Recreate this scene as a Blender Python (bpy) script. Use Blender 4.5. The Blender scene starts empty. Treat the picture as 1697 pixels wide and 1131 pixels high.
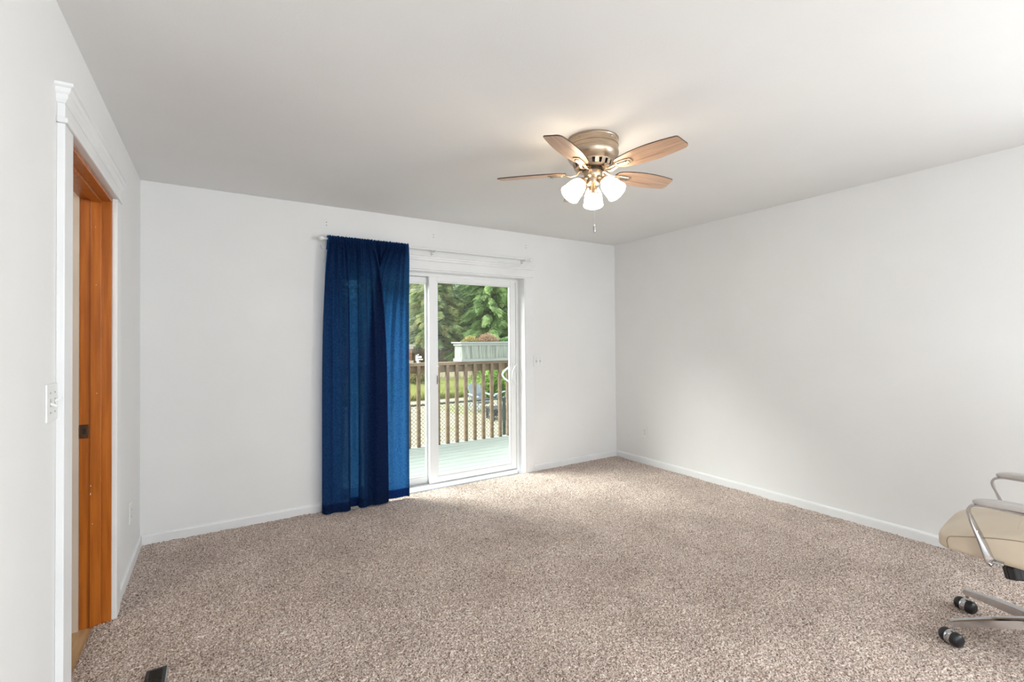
import bpy, bmesh, math, random
import numpy as np
from mathutils import Vector, Matrix
PI = math.pi
random.seed(7)
SC = bpy.context.scene
COL = SC.collection

# ------------------------------------------------------------------ camera
RL, RR, RD, RH = -0.4368, 3.9274, 3.9792, 2.44      # left wall x, right wall x, back wall y, ceiling z
RB = -1.9                                            # rear wall y (behind the camera)
CAMZ = 1.3357
yaw, pitch, roll = 0.5618, 0.0123, -0.0080
cd = bpy.data.cameras.new('camera'); cam = bpy.data.objects.new('camera', cd); COL.objects.link(cam)
cd.sensor_width = 36.0; cd.lens = 776.06/1697*36; cd.shift_y = -9.27/1697; cd.clip_start = 0.02; cd.clip_end = 500
fw = Vector((math.sin(yaw)*math.cos(pitch), math.cos(yaw)*math.cos(pitch), math.sin(pitch)))
rt = Vector((math.cos(yaw), -math.sin(yaw), 0)); up = rt.cross(fw)
r2 = rt*math.cos(roll)+up*math.sin(roll); u2 = -rt*math.sin(roll)+up*math.cos(roll)
M = Matrix((r2, u2, -fw)).transposed().to_4x4(); M.translation = Vector((0, 0, CAMZ))
cam.matrix_world = M
SC.camera = cam

# ------------------------------------------------------------------ world, light, exposure
SC.view_settings.view_transform = 'Standard'; SC.view_settings.look = 'None'
SC.view_settings.exposure = 0.24; SC.view_settings.gamma = 1.0; SC.view_settings.use_curve_mapping = False
w = bpy.data.worlds.new('sky'); SC.world = w; w.use_nodes = True
nt = w.node_tree; nt.nodes.clear()
out = nt.nodes.new('ShaderNodeOutputWorld'); bg = nt.nodes.new('ShaderNodeBackground')
tc = nt.nodes.new('ShaderNodeTexCoord'); sep = nt.nodes.new('ShaderNodeSeparateXYZ'); cr = nt.nodes.new('ShaderNodeValToRGB')
nt.links.new(tc.outputs['Generated'], sep.inputs[0]); nt.links.new(sep.outputs['Z'], cr.inputs[0])
cr.color_ramp.elements[0].position = 0.0; cr.color_ramp.elements[0].color = (0.80, 0.86, 0.90, 1)
cr.color_ramp.elements[1].position = 0.7; cr.color_ramp.elements[1].color = (0.95, 0.98, 1.0, 1)
nt.links.new(cr.outputs[0], bg.inputs['Color']); nt.links.new(bg.outputs[0], out.inputs[0])
bg.inputs['Strength'].default_value = 2.1

def area(name, loc, rot, sx, sy, energy, color):
    l = bpy.data.lights.new(name, 'AREA'); l.shape = 'RECTANGLE'; l.size = sx; l.size_y = sy
    l.energy = energy; l.color = color
    o = bpy.data.objects.new(name, l); o.location = loc; o.rotation_euler = rot; COL.objects.link(o); return o
sl = bpy.data.lights.new('sun', 'SUN'); sl.energy = 10.5; sl.angle = 0.75; sl.color = (1.0, 0.98, 0.95)
so = bpy.data.objects.new('sun', sl); so.rotation_euler = Vector((-0.74, 0.56, 0.78)).to_track_quat('Z', 'Y').to_euler(); COL.objects.link(so)
# added fill lights at two made-up, unseen windows in the rear wall
area('added_rear_fill', (2.3, RB+0.03, 1.45), (math.radians(90), 0, 0), 2.4, 1.35, 25, (0.90, 0.96, 1.0))
area('added_rear_fill', (0.35, RB+0.03, 1.45), (math.radians(90), 0, 0), 0.9, 1.35, 22, (0.90, 0.96, 1.0))


area('added_side_fill', (RR-0.03, -1.21, 1.45), (math.radians(90), 0, math.radians(90)), 0.56, 1.35, 68, (0.90, 0.96, 1.0))  # added fill from an unseen right-wall opening, brightens the left wall

# ------------------------------------------------------------------ materials
MATS = {}
def nodes(name):
    m = bpy.data.materials.new(name); m.use_nodes = True
    n = m.node_tree; b = n.nodes['Principled BSDF']; MATS[name] = m
    return m, n, b
def setb(b, col=None, rough=None, metal=None, spec=None, **k):
    if col is not None: b.inputs['Base Color'].default_value = (*col, 1)
    if rough is not None: b.inputs['Roughness'].default_value = rough
    if metal is not None: b.inputs['Metallic'].default_value = metal
    if spec is not None: b.inputs['Specular IOR Level'].default_value = spec
    for kk, v in k.items(): b.inputs[kk].default_value = v
def texco(n, scale=(1, 1, 1), kind='Object'):
    t = n.nodes.new('ShaderNodeTexCoord'); mp = n.nodes.new('ShaderNodeMapping')
    mp.inputs['Scale'].default_value = scale; n.links.new(t.outputs[kind], mp.inputs[0]); return mp.outputs[0]
def noise(n, vec, scale, detail=4, rough=0.5):
    t = n.nodes.new('ShaderNodeTexNoise'); t.inputs['Scale'].default_value = scale
    t.inputs['Detail'].default_value = detail; t.inputs['Roughness'].default_value = rough
    n.links.new(vec, t.inputs['Vector']); return t.outputs['Fac']
def ramp(n, fac, stops):
    r = n.nodes.new('ShaderNodeValToRGB'); e = r.color_ramp.elements
    while len(e) < len(stops): e.new(0.5)
    for i, (p, c) in enumerate(stops): e[i].position = p; e[i].color = (*c, 1)
    n.links.new(fac, r.inputs[0]); return r.outputs[0]
def bump(n, b, h, strength, dist=0.01):
    bp = n.nodes.new('ShaderNodeBump'); bp.inputs['Strength'].default_value = strength; bp.inputs['Distance'].default_value = dist
    n.links.new(h, bp.inputs['Height']); n.links.new(bp.outputs[0], b.inputs['Normal'])
def mat_noise(name, c1, c2, scale=8, rough=0.6, metal=0.0, stretch=(1, 1, 1), bmp=0.0, bscale=None, spec=0.5, p1=0.35, p2=0.65, detail=4, dist=0.01):
    m, n, b = nodes(name); setb(b, None, rough, metal, spec)
    v = texco(n, stretch); f = noise(n, v, scale, detail)
    n.links.new(ramp(n, f, [(p1, c1), (p2, c2)]), b.inputs['Base Color'])
    if bmp:
        g = f if bscale is None else noise(n, v, bscale, 3)
        bump(n, b, g, bmp, dist)
    return m
wall_m = mat_noise('wall_paint', (0.80, 0.79, 0.785), (0.83, 0.825, 0.82), 1.3, 0.75, bmp=0.10, bscale=170, spec=0.25, dist=0.002)
ceil_m = mat_noise('ceiling_paint', (0.79, 0.785, 0.78), (0.82, 0.815, 0.81), 1.1, 0.85, bmp=0.14, bscale=140, spec=0.2, dist=0.003)
trim_m = mat_noise('white_trim_paint', (0.78, 0.78, 0.785), (0.83, 0.83, 0.835), 3, 0.38, bmp=0.04, bscale=60, spec=0.4)
vinyl_m = mat_noise('white_vinyl', (0.80, 0.80, 0.80), (0.84, 0.84, 0.84), 2, 0.32, spec=0.45)
plate_m = mat_noise('white_plastic_plate', (0.78, 0.78, 0.77), (0.82, 0.82, 0.81), 4, 0.35)
dark_m = mat_noise('black_plastic', (0.010, 0.010, 0.012), (0.016, 0.016, 0.018), 30, 0.4)
orange_m = mat_noise('stained_fir_jamb', (0.36, 0.095, 0.010), (0.50, 0.148, 0.018), 9, 0.30, stretch=(6, 6, 0.35), bmp=0.04)
beige_m = mat_noise('beige_paint', (0.56, 0.47, 0.38), (0.62, 0.53, 0.44), 3, 0.6)
vin_m = mat_noise('wood_look_floor', (0.42, 0.27, 0.13), (0.56, 0.38, 0.21), 5, 0.45, stretch=(8, 1, 1))
brass_m = mat_noise('antique_brass', (0.43, 0.34, 0.255), (0.53, 0.43, 0.33), 9, 0.34, 1.0, stretch=(1, 1, 9))
darkmetal_m = mat_noise('dark_vent_metal', (0.03, 0.024, 0.02), (0.05, 0.04, 0.03), 6, 0.5, 0.6)
chrome_m = mat_noise('chrome', (0.50, 0.50, 0.51), (0.58, 0.58, 0.59), 5, 0.14, 1.0)
bronze_m = mat_noise('aged_bronze', (0.10, 0.055, 0.03), (0.16, 0.09, 0.05), 20, 0.4, 0.9)
leather_m = mat_noise('cream_leather', (0.60, 0.50, 0.385), (0.66, 0.56, 0.44), 4, 0.42, bmp=0.12, bscale=90, spec=0.4, dist=0.003)
pad_m = mat_noise('greige_pad', (0.44, 0.41, 0.39), (0.49, 0.46, 0.44), 4, 0.5)
piping_m = mat_noise('tan_piping', (0.27, 0.21, 0.15), (0.33, 0.26, 0.19), 30, 0.5)
steel_m = mat_noise('galvanised_grey', (0.35, 0.36, 0.37), (0.46, 0.47, 0.48), 10, 0.35, 0.8)
rail_m = mat_noise('weathered_brown_wood', (0.13, 0.088, 0.055), (0.21, 0.145, 0.095), 7, 0.85, stretch=(2, 2, 2), bmp=0.2)
cap_m = mat_noise('rail_cap_wood', (0.17, 0.11, 0.07), (0.27, 0.185, 0.125), 6, 0.8, stretch=(.6, 4, 4), bmp=0.2)
plant_m = mat_noise('grey_green_cedar', (0.14, 0.145, 0.12), (0.32, 0.34, 0.305), 9, 0.85, stretch=(7, 7, .45), bmp=0.2, p1=.3, p2=.62, detail=7)
planttrim_m = mat_noise('grey_green_trim', (0.27, 0.28, 0.26), (0.34, 0.35, 0.33), 4, 0.8, stretch=(.5, 4, 4))
redbox_m = mat_noise('red_cedar_box', (0.20, 0.085, 0.05), (0.28, 0.14, 0.09), 6, 0.85, stretch=(1, 1, 3))
tan_m = mat_noise('tan_cap_wood', (0.36, 0.30, 0.25), (0.42, 0.36, 0.31), 6, 0.8)
wire_m = mat_noise('green_black_vinyl_wire', (0.025, 0.045, 0.045), (0.045, 0.065, 0.06), 6, 0.5)
adir_m = mat_noise('blue_grey_painted_wood', (0.22, 0.27, 0.32), (0.28, 0.335, 0.385), 6, 0.6)
pit_m = mat_noise('fire_pit_iron', (0.035, 0.037, 0.04), (0.07, 0.07, 0.075), 12, 0.6, 0.4)
whitep_m = mat_noise('white_resin', (0.85, 0.85, 0.85), (0.9, 0.9, 0.9), 4, 0.5)
bark_m = mat_noise('conifer_bark', (0.05, 0.035, 0.025), (0.12, 0.09, 0.065), 8, 0.9, stretch=(3, 3, .6), bmp=0.4)
fence_m = mat_noise('dark_fence_boards', (0.09, 0.06, 0.042), (0.16, 0.11, 0.08), 5, 0.9, stretch=(6, 6, .4))

def leaf_mat(name, c1, c2, c3, scale=0.9, tr=0.52):
    m, n, b = nodes(name); setb(b, None, 0.65, 0, 0.25)
    f = noise(n, texco(n), scale, 6, 0.65)
    c = ramp(n, f, [(0.34, c1), (0.5, c2), (0.66, c3)])
    n.links.new(c, b.inputs['Base Color'])
    t = n.nodes.new('ShaderNodeBsdfTranslucent'); n.links.new(c, t.inputs[0])
    mx = n.nodes.new('ShaderNodeMixShader'); mx.inputs[0].default_value = tr
    n.links.new(b.outputs[0], mx.inputs[1]); n.links.new(t.outputs[0], mx.inputs[2])
    n.links.new(mx.outputs[0], n.nodes['Material Output'].inputs[0]); return m
hem_m = leaf_mat('hemlock_needles', (0.22, 0.33, 0.14), (0.40, 0.54, 0.24), (0.60, 0.73, 0.38))
ced_m = leaf_mat('cedar_sprays', (0.20, 0.29, 0.13), (0.40, 0.48, 0.22), (0.72, 0.60, 0.34), 1.3)
far_m = leaf_mat('far_fir_needles', (0.16, 0.25, 0.19), (0.24, 0.36, 0.27), (0.32, 0.45, 0.34), .8)
bush_m = leaf_mat('bush_leaves', (0.13, 0.22, 0.05), (0.24, 0.36, 0.09), (0.38, 0.50, 0.17), 2.0)
brush_m = leaf_mat('dry_brush', (0.22, 0.20, 0.12), (0.33, 0.34, 0.17), (0.50, 0.40, 0.28), 2.5)
grass_m = leaf_mat('meadow_grass', (0.27, 0.34, 0.09), (0.40, 0.43, 0.15), (0.52, 0.48, 0.25), .35)
drygrass_m = leaf_mat('dry_seed_grass', (0.42, 0.36, 0.26), (0.55, 0.48, 0.36), (0.60, 0.55, 0.44), .6)
yel_m = leaf_mat('yellow_plant', (0.24, 0.21, 0.07), (0.38, 0.31, 0.12), (0.48, 0.42, 0.22), 6)
pink_m = leaf_mat('rusty_pink_plant', (0.24, 0.15, 0.09), (0.40, 0.26, 0.18), (0.52, 0.38, 0.30), 7)
green_m = leaf_mat('green_plant', (0.09, 0.17, 0.06), (0.15, 0.26, 0.10), (0.24, 0.36, 0.16), 6)

# carpet: mixed yarn in cream, taupe and brown, with real tufts (see floor)
m, n, b = nodes('flecked_carpet'); setb(b, None, 0.95, 0, 0.1); carpet_m = m
v = texco(n)
f1 = noise(n, v, 155, 3, 0.65); f2 = noise(n, v, 2.4, 4, 0.6)
c = ramp(n, f1, [(0.37, (0.13, 0.076, 0.056)), (0.45, (0.39, 0.285, 0.232)), (0.54, (0.66, 0.54, 0.47)), (0.62, (0.90, 0.80, 0.735))])
c2 = ramp(n, f2, [(0.33, (0.80, 0.785, 0.775)), (0.62, (1.0, 1.0, 1.0))])
mx = n.nodes.new('ShaderNodeMix'); mx.data_type = 'RGBA'; mx.blend_type = 'MULTIPLY'; mx.inputs[0].default_value = 1
n.links.new(c, mx.inputs[6]); n.links.new(c2, mx.inputs[7]); n.links.new(mx.outputs[2], b.inputs['Base Color'])
bump(n, b, noise(n, v, 260, 2), 0.5, 0.004)
b.inputs['Sheen Weight'].default_value = 0.2

# curtain cloth
m, n, b = nodes('blue_curtain_cloth'); curt_m = m; setb(b, None, 0.85, 0, 0.15)
v = texco(n, (1, 1, 1))
f = noise(n, texco(n, (380, 380, 60)), 1, 3); f3 = noise(n, texco(n, (60, 60, 420)), 1, 3)
ad = n.nodes.new('ShaderNodeMath'); ad.operation = 'ADD'; n.links.new(f, ad.inputs[0]); n.links.new(f3, ad.inputs[1])
hf = n.nodes.new('ShaderNodeMath'); hf.operation = 'MULTIPLY'; hf.inputs[1].default_value = .5; n.links.new(ad.outputs[0], hf.inputs[0])
c = ramp(n, hf.outputs[0], [(0.35, (0.002, 0.010, 0.038)), (0.65, (0.005, 0.018, 0.060))])
ct = ramp(n, hf.outputs[0], [(0.40, (0.008, 0.10, 0.36)), (0.60, (0.06, 0.27, 0.66))])
n.links.new(c, b.inputs['Base Color'])
t = n.nodes.new('ShaderNodeBsdfTranslucent'); n.links.new(ct, t.inputs[0])
mx = n.nodes.new('ShaderNodeMixShader'); mx.inputs[0].default_value = 0.28
n.links.new(b.outputs[0], mx.inputs[1]); n.links.new(t.outputs[0], mx.inputs[2])
tp = n.nodes.new('ShaderNodeBsdfTransparent'); tp.inputs[0].default_value = (0.15, 0.42, 0.85, 1)
mx2 = n.nodes.new('ShaderNodeMixShader'); mx2.inputs[0].default_value = 0.05
n.links.new(mx.outputs[0], mx2.inputs[1]); n.links.new(tp.outputs[0], mx2.inputs[2])
n.links.new(mx2.outputs[0], n.nodes['Material Output'].inputs[0])

# glass
m, n, b = nodes('clear_pane_glass'); glass_m = m
n.nodes.remove(b)
tp = n.nodes.new('ShaderNodeBsdfTransparent'); tp.inputs[0].default_value = (0.93, 0.97, 0.95, 1)
gl = n.nodes.new('ShaderNodeBsdfGlossy'); gl.inputs['Roughness'].default_value = 0.02
fr = n.nodes.new('ShaderNodeLayerWeight'); fr.inputs['Blend'].default_value = 0.5
pw = n.nodes.new('ShaderNodeMath'); pw.operation = 'POWER'; pw.inputs[1].default_value = 5.0; n.links.new(fr.outputs['Facing'], pw.inputs[0])
mul = n.nodes.new('ShaderNodeMath'); mul.operation = 'MULTIPLY_ADD'; mul.inputs[1].default_value = 0.9; mul.inputs[2].default_value = 0.03
mx = n.nodes.new('ShaderNodeMixShader'); n.links.new(pw.outputs[0], mul.inputs[0]); n.links.new(mul.outputs[0], mx.inputs[0])
n.links.new(tp.outputs[0], mx.inputs[1]); n.links.new(gl.outputs[0], mx.inputs[2]); n.links.new(mx.outputs[0], n.nodes['Material Output'].inputs[0])

# frosted lamp glass, lit from inside
m, n, b = nodes('lit_frosted_glass'); shade_m = m; setb(b, (0.95, 0.93, 0.88), 0.3)
fz = noise(n, texco(n), 14, 2)
n.links.new(ramp(n, fz, [(0.3, (1.0, 0.80, 0.56)), (0.7, (1.0, 0.87, 0.68))]), b.inputs['Emission Color'])
b.inputs['Emission Strength'].default_value = 12.0
m, n, b = nodes('lit_bulb'); bulb_m = m; setb(b, (1, 1, 1), 0.3)
b.inputs['Emission Color'].default_value = (1, 0.85, 0.62, 1); b.inputs['Emission Strength'].default_value = 14.0

# fan blade veneer: pale oak
m, n, b = nodes('oak_blade_veneer'); blade_m = m; setb(b, None, 0.35, 0, 0.4)
v = texco(n, (1.5, 26, 26)); f = noise(n, v, 2.2, 6, 0.6)
n.links.new(ramp(n, f, [(0.30, (0.36, 0.21, 0.135)), (0.5, (0.55, 0.36, 0.25)), (0.7, (0.66, 0.47, 0.35))]), b.inputs['Base Color'])
bedge_m = mat_noise('blade_edge_brown', (0.05, 0.028, 0.02), (0.08, 0.045, 0.03), 8, 0.5)

# deck boards: pale mint painted, board joints along X every 14 cm
m, n, b = nodes('mint_deck_boards'); deck_m = m; setb(b, None, 0.55, 0, 0.3)
f = noise(n, texco(n, (1, 6, 1)), 3, 5); n.links.new(ramp(n, f, [(0.3, (0.27, 0.30, 0.28)), (0.7, (0.33, 0.36, 0.34))]), b.inputs['Base Color'])
# gravel ground outdoors
m, n, b = nodes('sandy_gravel'); gravel_m = m; setb(b, None, 0.95, 0, 0.1)
v = texco(n); f = noise(n, v, 22, 5, .7); f2 = noise(n, v, .5, 4)
c = ramp(n, f, [(0.3, (0.25, 0.215, 0.16)), (0.7, (0.36, 0.32, 0.25))]); c2 = ramp(n, f2, [(0.56, (1, 1, 1)), (0.72, (0.62, 0.78, 0.45))])
mx = n.nodes.new('ShaderNodeMix'); mx.data_type = 'RGBA'; mx.blend_type = 'MULTIPLY'; mx.inputs[0].default_value = 1
n.links.new(c, mx.inputs[6]); n.links.new(c2, mx.inputs[7]); n.links.new(mx.outputs[2], b.inputs['Base Color'])
field_m = mat_noise('meadow_soil', (0.30, 0.33, 0.13), (0.44, 0.43, 0.22), .6, 0.95)

# ------------------------------------------------------------------ mesh helpers
class MB:
    def __init__(s): s.v = []; s.f = []
    def add(s, vs, fs):
        o = len(s.v); s.v += [tuple(p) for p in vs]; s.f += [tuple(i+o for i in f) for f in fs]; return s
    def box(s, x0, x1, y0, y1, z0, z1):
        return s.add([(x0, y0, z0), (x1, y0, z0), (x1, y1, z0), (x0, y1, z0), (x0, y0, z1), (x1, y0, z1), (x1, y1, z1), (x0, y1, z1)],
              [(0, 3, 2, 1), (4, 5, 6, 7), (0, 1, 5, 4), (1, 2, 6, 5), (2, 3, 7, 6), (3, 0, 4, 7)])
    def obox(s, c, ax, ay, az):     # centre + three half-axis vectors
        c = Vector(c); ax = Vector(ax); ay = Vector(ay); az = Vector(az); vs = []
        for k in (-1, 1):
            for i, j in ((-1, -1), (1, -1), (1, 1), (-1, 1)): vs.append(c+ax*i+ay*j+az*k)
        return s.add(vs, [(0, 3, 2, 1), (4, 5, 6, 7), (0, 1, 5, 4), (1, 2, 6, 5), (2, 3, 7, 6), (3, 0, 4, 7)])
    def lathe(s, prof, seg=32, c=(0, 0, 0), mat=None, cap=True):
        vs = []; fs = []; c = Vector(c)
        for r, z in prof:
            for k in range(seg):
                a = 2*PI*k/seg; p = Vector((r*math.cos(a), r*math.sin(a), z))
                if mat is not None: p = mat @ p
                vs.append(p+c)
        n = len(prof)
        for i in range(n-1):
            for k in range(seg):
                k2 = (k+1) % seg; fs.append((i*seg+k, i*seg+k2, (i+1)*seg+k2, (i+1)*seg+k))
        if cap: fs.append(tuple(reversed(range(seg)))); fs.append(tuple((n-1)*seg+k for k in range(seg)))
        return s.add(vs, fs)
    def tube(s, pts, r, seg=10, cap=True, flat=None):   # swept round or rectangular (flat=(w,h)) section
        pts = [Vector(p) for p in pts]; n = len(pts); rs = r if isinstance(r, (list, tuple)) else [r]*n
        vs = []; fs = []; prev = None
        for i, p in enumerate(pts):
            d = (pts[min(i+1, n-1)]-pts[max(i-1, 0)]).normalized()
            if prev is None: a = Vector((0, 0, 1)) if abs(d.z) < .9 else Vector((1, 0, 0)); u = d.cross(a).normalized()
            else: u = (prev-d*prev.dot(d)).normalized()
            prev = u; w_ = d.cross(u)
            for k in range(seg):
                t = 2*PI*k/seg
                if flat: cx, cy = (math.copysign(abs(math.cos(t))**.5, math.cos(t))*flat[0], math.copysign(abs(math.sin(t))**.5, math.sin(t))*flat[1])
                else: cx, cy = math.cos(t)*rs[i], math.sin(t)*rs[i]
                vs.append(p+u*cx+w_*cy)
        for i in range(n-1):
            for k in range(seg):
                k2 = (k+1) % seg; fs.append((i*seg+k, i*seg+k2, (i+1)*seg+k2, (i+1)*seg+k))
        if cap: fs.append(tuple(reversed(range(seg)))); fs.append(tuple((n-1)*seg+k for k in range(seg)))
        return s.add(vs, fs)
    def prism(s, poly, frm, to):    # poly: list of 2D; frm(p)->3D , to(p)->3D
        n = len(poly); vs = [frm(p) for p in poly]+[to(p) for p in poly]
        fs = [tuple(reversed(range(n))), tuple(n+i for i in range(n))]
        for i in range(n): j = (i+1) % n; fs.append((i, j, n+j, n+i))
        return s.add(vs, fs)
    def build(s, name, mat, parent=None, loc=(0, 0, 0), bevel=0, smooth=False, seg=2, kind=None, subd=0, angle=35):
        me = bpy.data.meshes.new(name); me.from_pydata([tuple(v) for v in s.v], [], s.f); me.update()
        bm = bmesh.new(); bm.from_mesh(me); bmesh.ops.recalc_face_normals(bm, faces=bm.faces)
        if bevel: bmesh.ops.bevel(bm, geom=[e for e in bm.edges if e.calc_face_angle(0) > .5], offset=bevel, segments=seg, profile=.6, affect='EDGES', clamp_overlap=True)
        bm.to_mesh(me); bm.free()
        me.materials.append(mat)
        o = bpy.data.objects.new(name, me); COL.objects.link(o); o.location = loc
        if parent: o.parent = parent
        if kind: o['kind'] = kind
        if subd:
            md = o.modifiers.new('subdivision', 'SUBSURF'); md.levels = subd; md.render_levels = subd; smooth = True
        if smooth:
            for p in me.polygons: p.use_smooth = True
            if not subd: me.set_sharp_from_angle(angle=math.radians(angle))
        return o
def box(*a): return MB().box(*a)
def tag(o, label, cat, group=None):
    o['label'] = label; o['category'] = cat
    if group: o['group'] = group
    return o
def thing(name, label, cat, loc=(0, 0, 0), rz=0, group=None):
    o = bpy.data.objects.new(name, None); COL.objects.link(o); o.location = loc; o.rotation_euler = (0, 0, rz)
    o.empty_display_size = .1
    return tag(o, label, cat, group)
def sthing(name, label=None, loc=(0, 0, 0)):
    o = bpy.data.objects.new(name, None); COL.objects.link(o); o.location = loc; o['kind'] = 'structure'
    if label: o['label'] = label
    return o
def struct(name, mb, mat, bevel=0, label=None, smooth=False):
    o = mb.build(name, mat, None, bevel=bevel, kind='structure', smooth=smooth)
    if label: o['label'] = label
    return o
def npmesh(name, V, F, mat, parent=None, loc=(0, 0, 0), smooth=False):
    me = bpy.data.meshes.new(name); k = F.shape[1]
    me.vertices.add(len(V)); me.vertices.foreach_set('co', V.astype(np.float32).ravel())
    me.loops.add(F.size); me.loops.foreach_set('vertex_index', F.astype(np.int32).ravel())
    me.polygons.add(len(F)); me.polygons.foreach_set('loop_start', np.arange(0, F.size, k, dtype=np.int32))
    if smooth: me.polygons.foreach_set('use_smooth', np.ones(len(F), dtype=bool))
    me.update(calc_edges=True); me.validate()
    me.materials.append(mat); o = bpy.data.objects.new(name, me); COL.objects.link(o); o.location = loc
    if parent: o.parent = parent
    return o
def copy_tree(o, parent=None):
    c = o.copy(); COL.objects.link(c)
    if parent: c.parent = parent
    for ch in list(o.children): copy_tree(ch, c)
    return c

# ------------------------------------------------------------------ room shell
WT = 0.13                                            # back wall thickness
DX0, DX1, DZ1 = 0.815, 2.655, 1.985                  # sliding door opening
LY0, LY1, LZ1 = 2.145, 2.975, 2.045                  # left doorway opening
LT = 0.115                                           # left wall thickness
# carpet with real tufts
rng = np.random.default_rng(3)
st = 0.0055
xs = np.arange(RL, RR+st, st); ys = np.arange(0.35, RD+st, st)
hz = rng.random((len(ys), len(xs)))
hz = (hz+np.roll(hz, 1, 0)*.5+np.roll(hz, 1, 1)*.5+np.roll(np.roll(hz, 1, 0), -1, 1)*.3)/2.3
def smooth_noise(shape, step, seed):
    r = np.random.default_rng(seed); a = r.random((shape[0]//step+3, shape[1]//step+3))
    iy = np.arange(shape[0])/step; ix = np.arange(shape[1])/step
    y0 = iy.astype(int); x0 = ix.astype(int); fy = (iy-y0)[:, None]; fx = (ix-x0)[None]
    fy = fy*fy*(3-2*fy); fx = fx*fx*(3-2*fx)
    return (a[y0][:, x0]*(1-fy)+a[y0+1][:, x0]*fy)*(1-fx)+(a[y0][:, x0+1]*(1-fy)+a[y0+1][:, x0+1]*fy)*fx
big = smooth_noise(hz.shape, 28, 5)*.6+smooth_noise(hz.shape, 9, 6)*.4
Z = (hz-.5)*0.015+(big-.5)*0.010-0.004
X, Y = np.meshgrid(xs, ys)
X = X+(rng.random(X.shape)-.5)*st*.8; Y = Y+(rng.random(Y.shape)-.5)*st*.8
X = np.clip(X, RL, RR); Y = np.clip(Y, .35, RD)
V = np.stack([X.ravel(), Y.ravel(), Z.ravel()], 1)
ny, nx = hz.shape; idx = np.arange(ny*nx).reshape(ny, nx)
F = np.stack([idx[:-1, :-1].ravel(), idx[:-1, 1:].ravel(), idx[1:, 1:].ravel(), idx[1:, :-1].ravel()], 1)
fl = npmesh('floor', V, F, carpet_m, smooth=True); fl['kind'] = 'structure'; fl['label'] = 'flecked taupe and cream cut pile carpet'
struct('floor', box(RL, RR, RB, .36, -.05, -.004), carpet_m)
# carpet runs a little way into the left doorway, wood-look floor beyond it
struct('floor', box(-1.9, RL, .9, 3.3, -.05, -.012), vin_m, label='tan wood-look floor seen through the left doorway')
xs2 = np.arange(-.505, RL+st, st); ys2 = np.arange(LY0, LY1, st); X, Y = np.meshgrid(xs2, ys2)
Zc = (rng.random(X.shape)-.5)*.012-.003; edge = np.minimum(1, (X+.505)/.012); Zc = Zc*edge-.012*(1-edge)
X = X+(rng.random(X.shape)-.5)*st; V = np.stack([X.ravel(), Y.ravel(), Zc.ravel()], 1); ny, nx = X.shape; idx = np.arange(ny*nx).reshape(ny, nx)
F = np.stack([idx[:-1, :-1].ravel(), idx[:-1, 1:].ravel(), idx[1:, 1:].ravel(), idx[1:, :-1].ravel()], 1)
fl2 = npmesh('floor', V, F, carpet_m, smooth=True); fl2['kind'] = 'structure'

struct('ceiling', box(RL-.02, RR+.02, RB-.02, RD+.02, RH, RH+.1), ceil_m)
struct('wall_right', MB().box(RR, RR+.12, RB-.1, -1.49, -.05, RH+.05).box(RR, RR+.12, -.93, RD+WT, -.05, RH+.05).box(RR, RR+.12, -1.49, -.93, -.05, .78).box(RR, RR+.12, -1.49, -.93, 2.13, RH+.05), wall_m)
mb = MB().box(RL-LT, DX0-.007, RD, RD+WT, -.05, RH+.05).box(DX1+.007, RR, RD, RD+WT, -.05, RH+.05).box(DX0-.007, DX1+.007, RD, RD+WT, DZ1+.001, RH+.05)
struct('wall_back', mb, wall_m)
mb = MB().box(RL-LT, RL, RB-.1, LY0-.019, -.05, RH+.05).box(RL-LT, RL, LY1+.019, RD, -.05, RH+.05).box(RL-LT, RL, LY0-.019, LY1+.019, LZ1+.007, RH+.05)
struct('wall_left', mb, wall_m)
# rear wall, with two windows added to go with the fill lights
mb = MB()
for x0, x1 in ((RL, -.1), (.8, 1.1), (3.5, RR)): mb.box(x0, x1, RB-.12, RB, -.05, RH+.05)
for x0, x1 in ((-.1, .8), (1.1, 3.5)): mb.box(x0, x1, RB-.12, RB, -.05, .78).box(x0, x1, RB-.12, RB, 2.13, RH+.05)
struct('wall_rear', mb, wall_m)
for i, (x0, x1) in enumerate(((-.1, .8), (1.1, 3.5), (0, .56))):
    wroot = sthing('window_%d' % (i+1), 'white framed glazed opening added for fill light in the rear wall' if i < 2 else 'white framed glazed opening added for fill light in the right wall behind the camera', ((x0+x1)/2, RB-.06, .78) if i < 2 else (RR+.06, -1.21, .78))
    if i == 2: wroot.rotation_euler = (0, 0, PI/2)  # the right-wall one is added as well, for the side fill
    hw = (x1-x0)/2
    fm = MB().box(-hw, hw, -.04, .03, 0, .05).box(-hw, hw, -.04, .03, 1.30, 1.35).box(-hw, -hw+.05, -.04, .03, .05, 1.30).box(hw-.05, hw, -.04, .03, .05, 1.30).box(-.025, .025, -.04, .03, .05, 1.30)
    fm.build('window_frame', vinyl_m, wroot, bevel=.004)
    box(-hw+.05, hw-.05, -.012, -.006, .05, 1.30).build('pane', glass_m, wroot)

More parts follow.
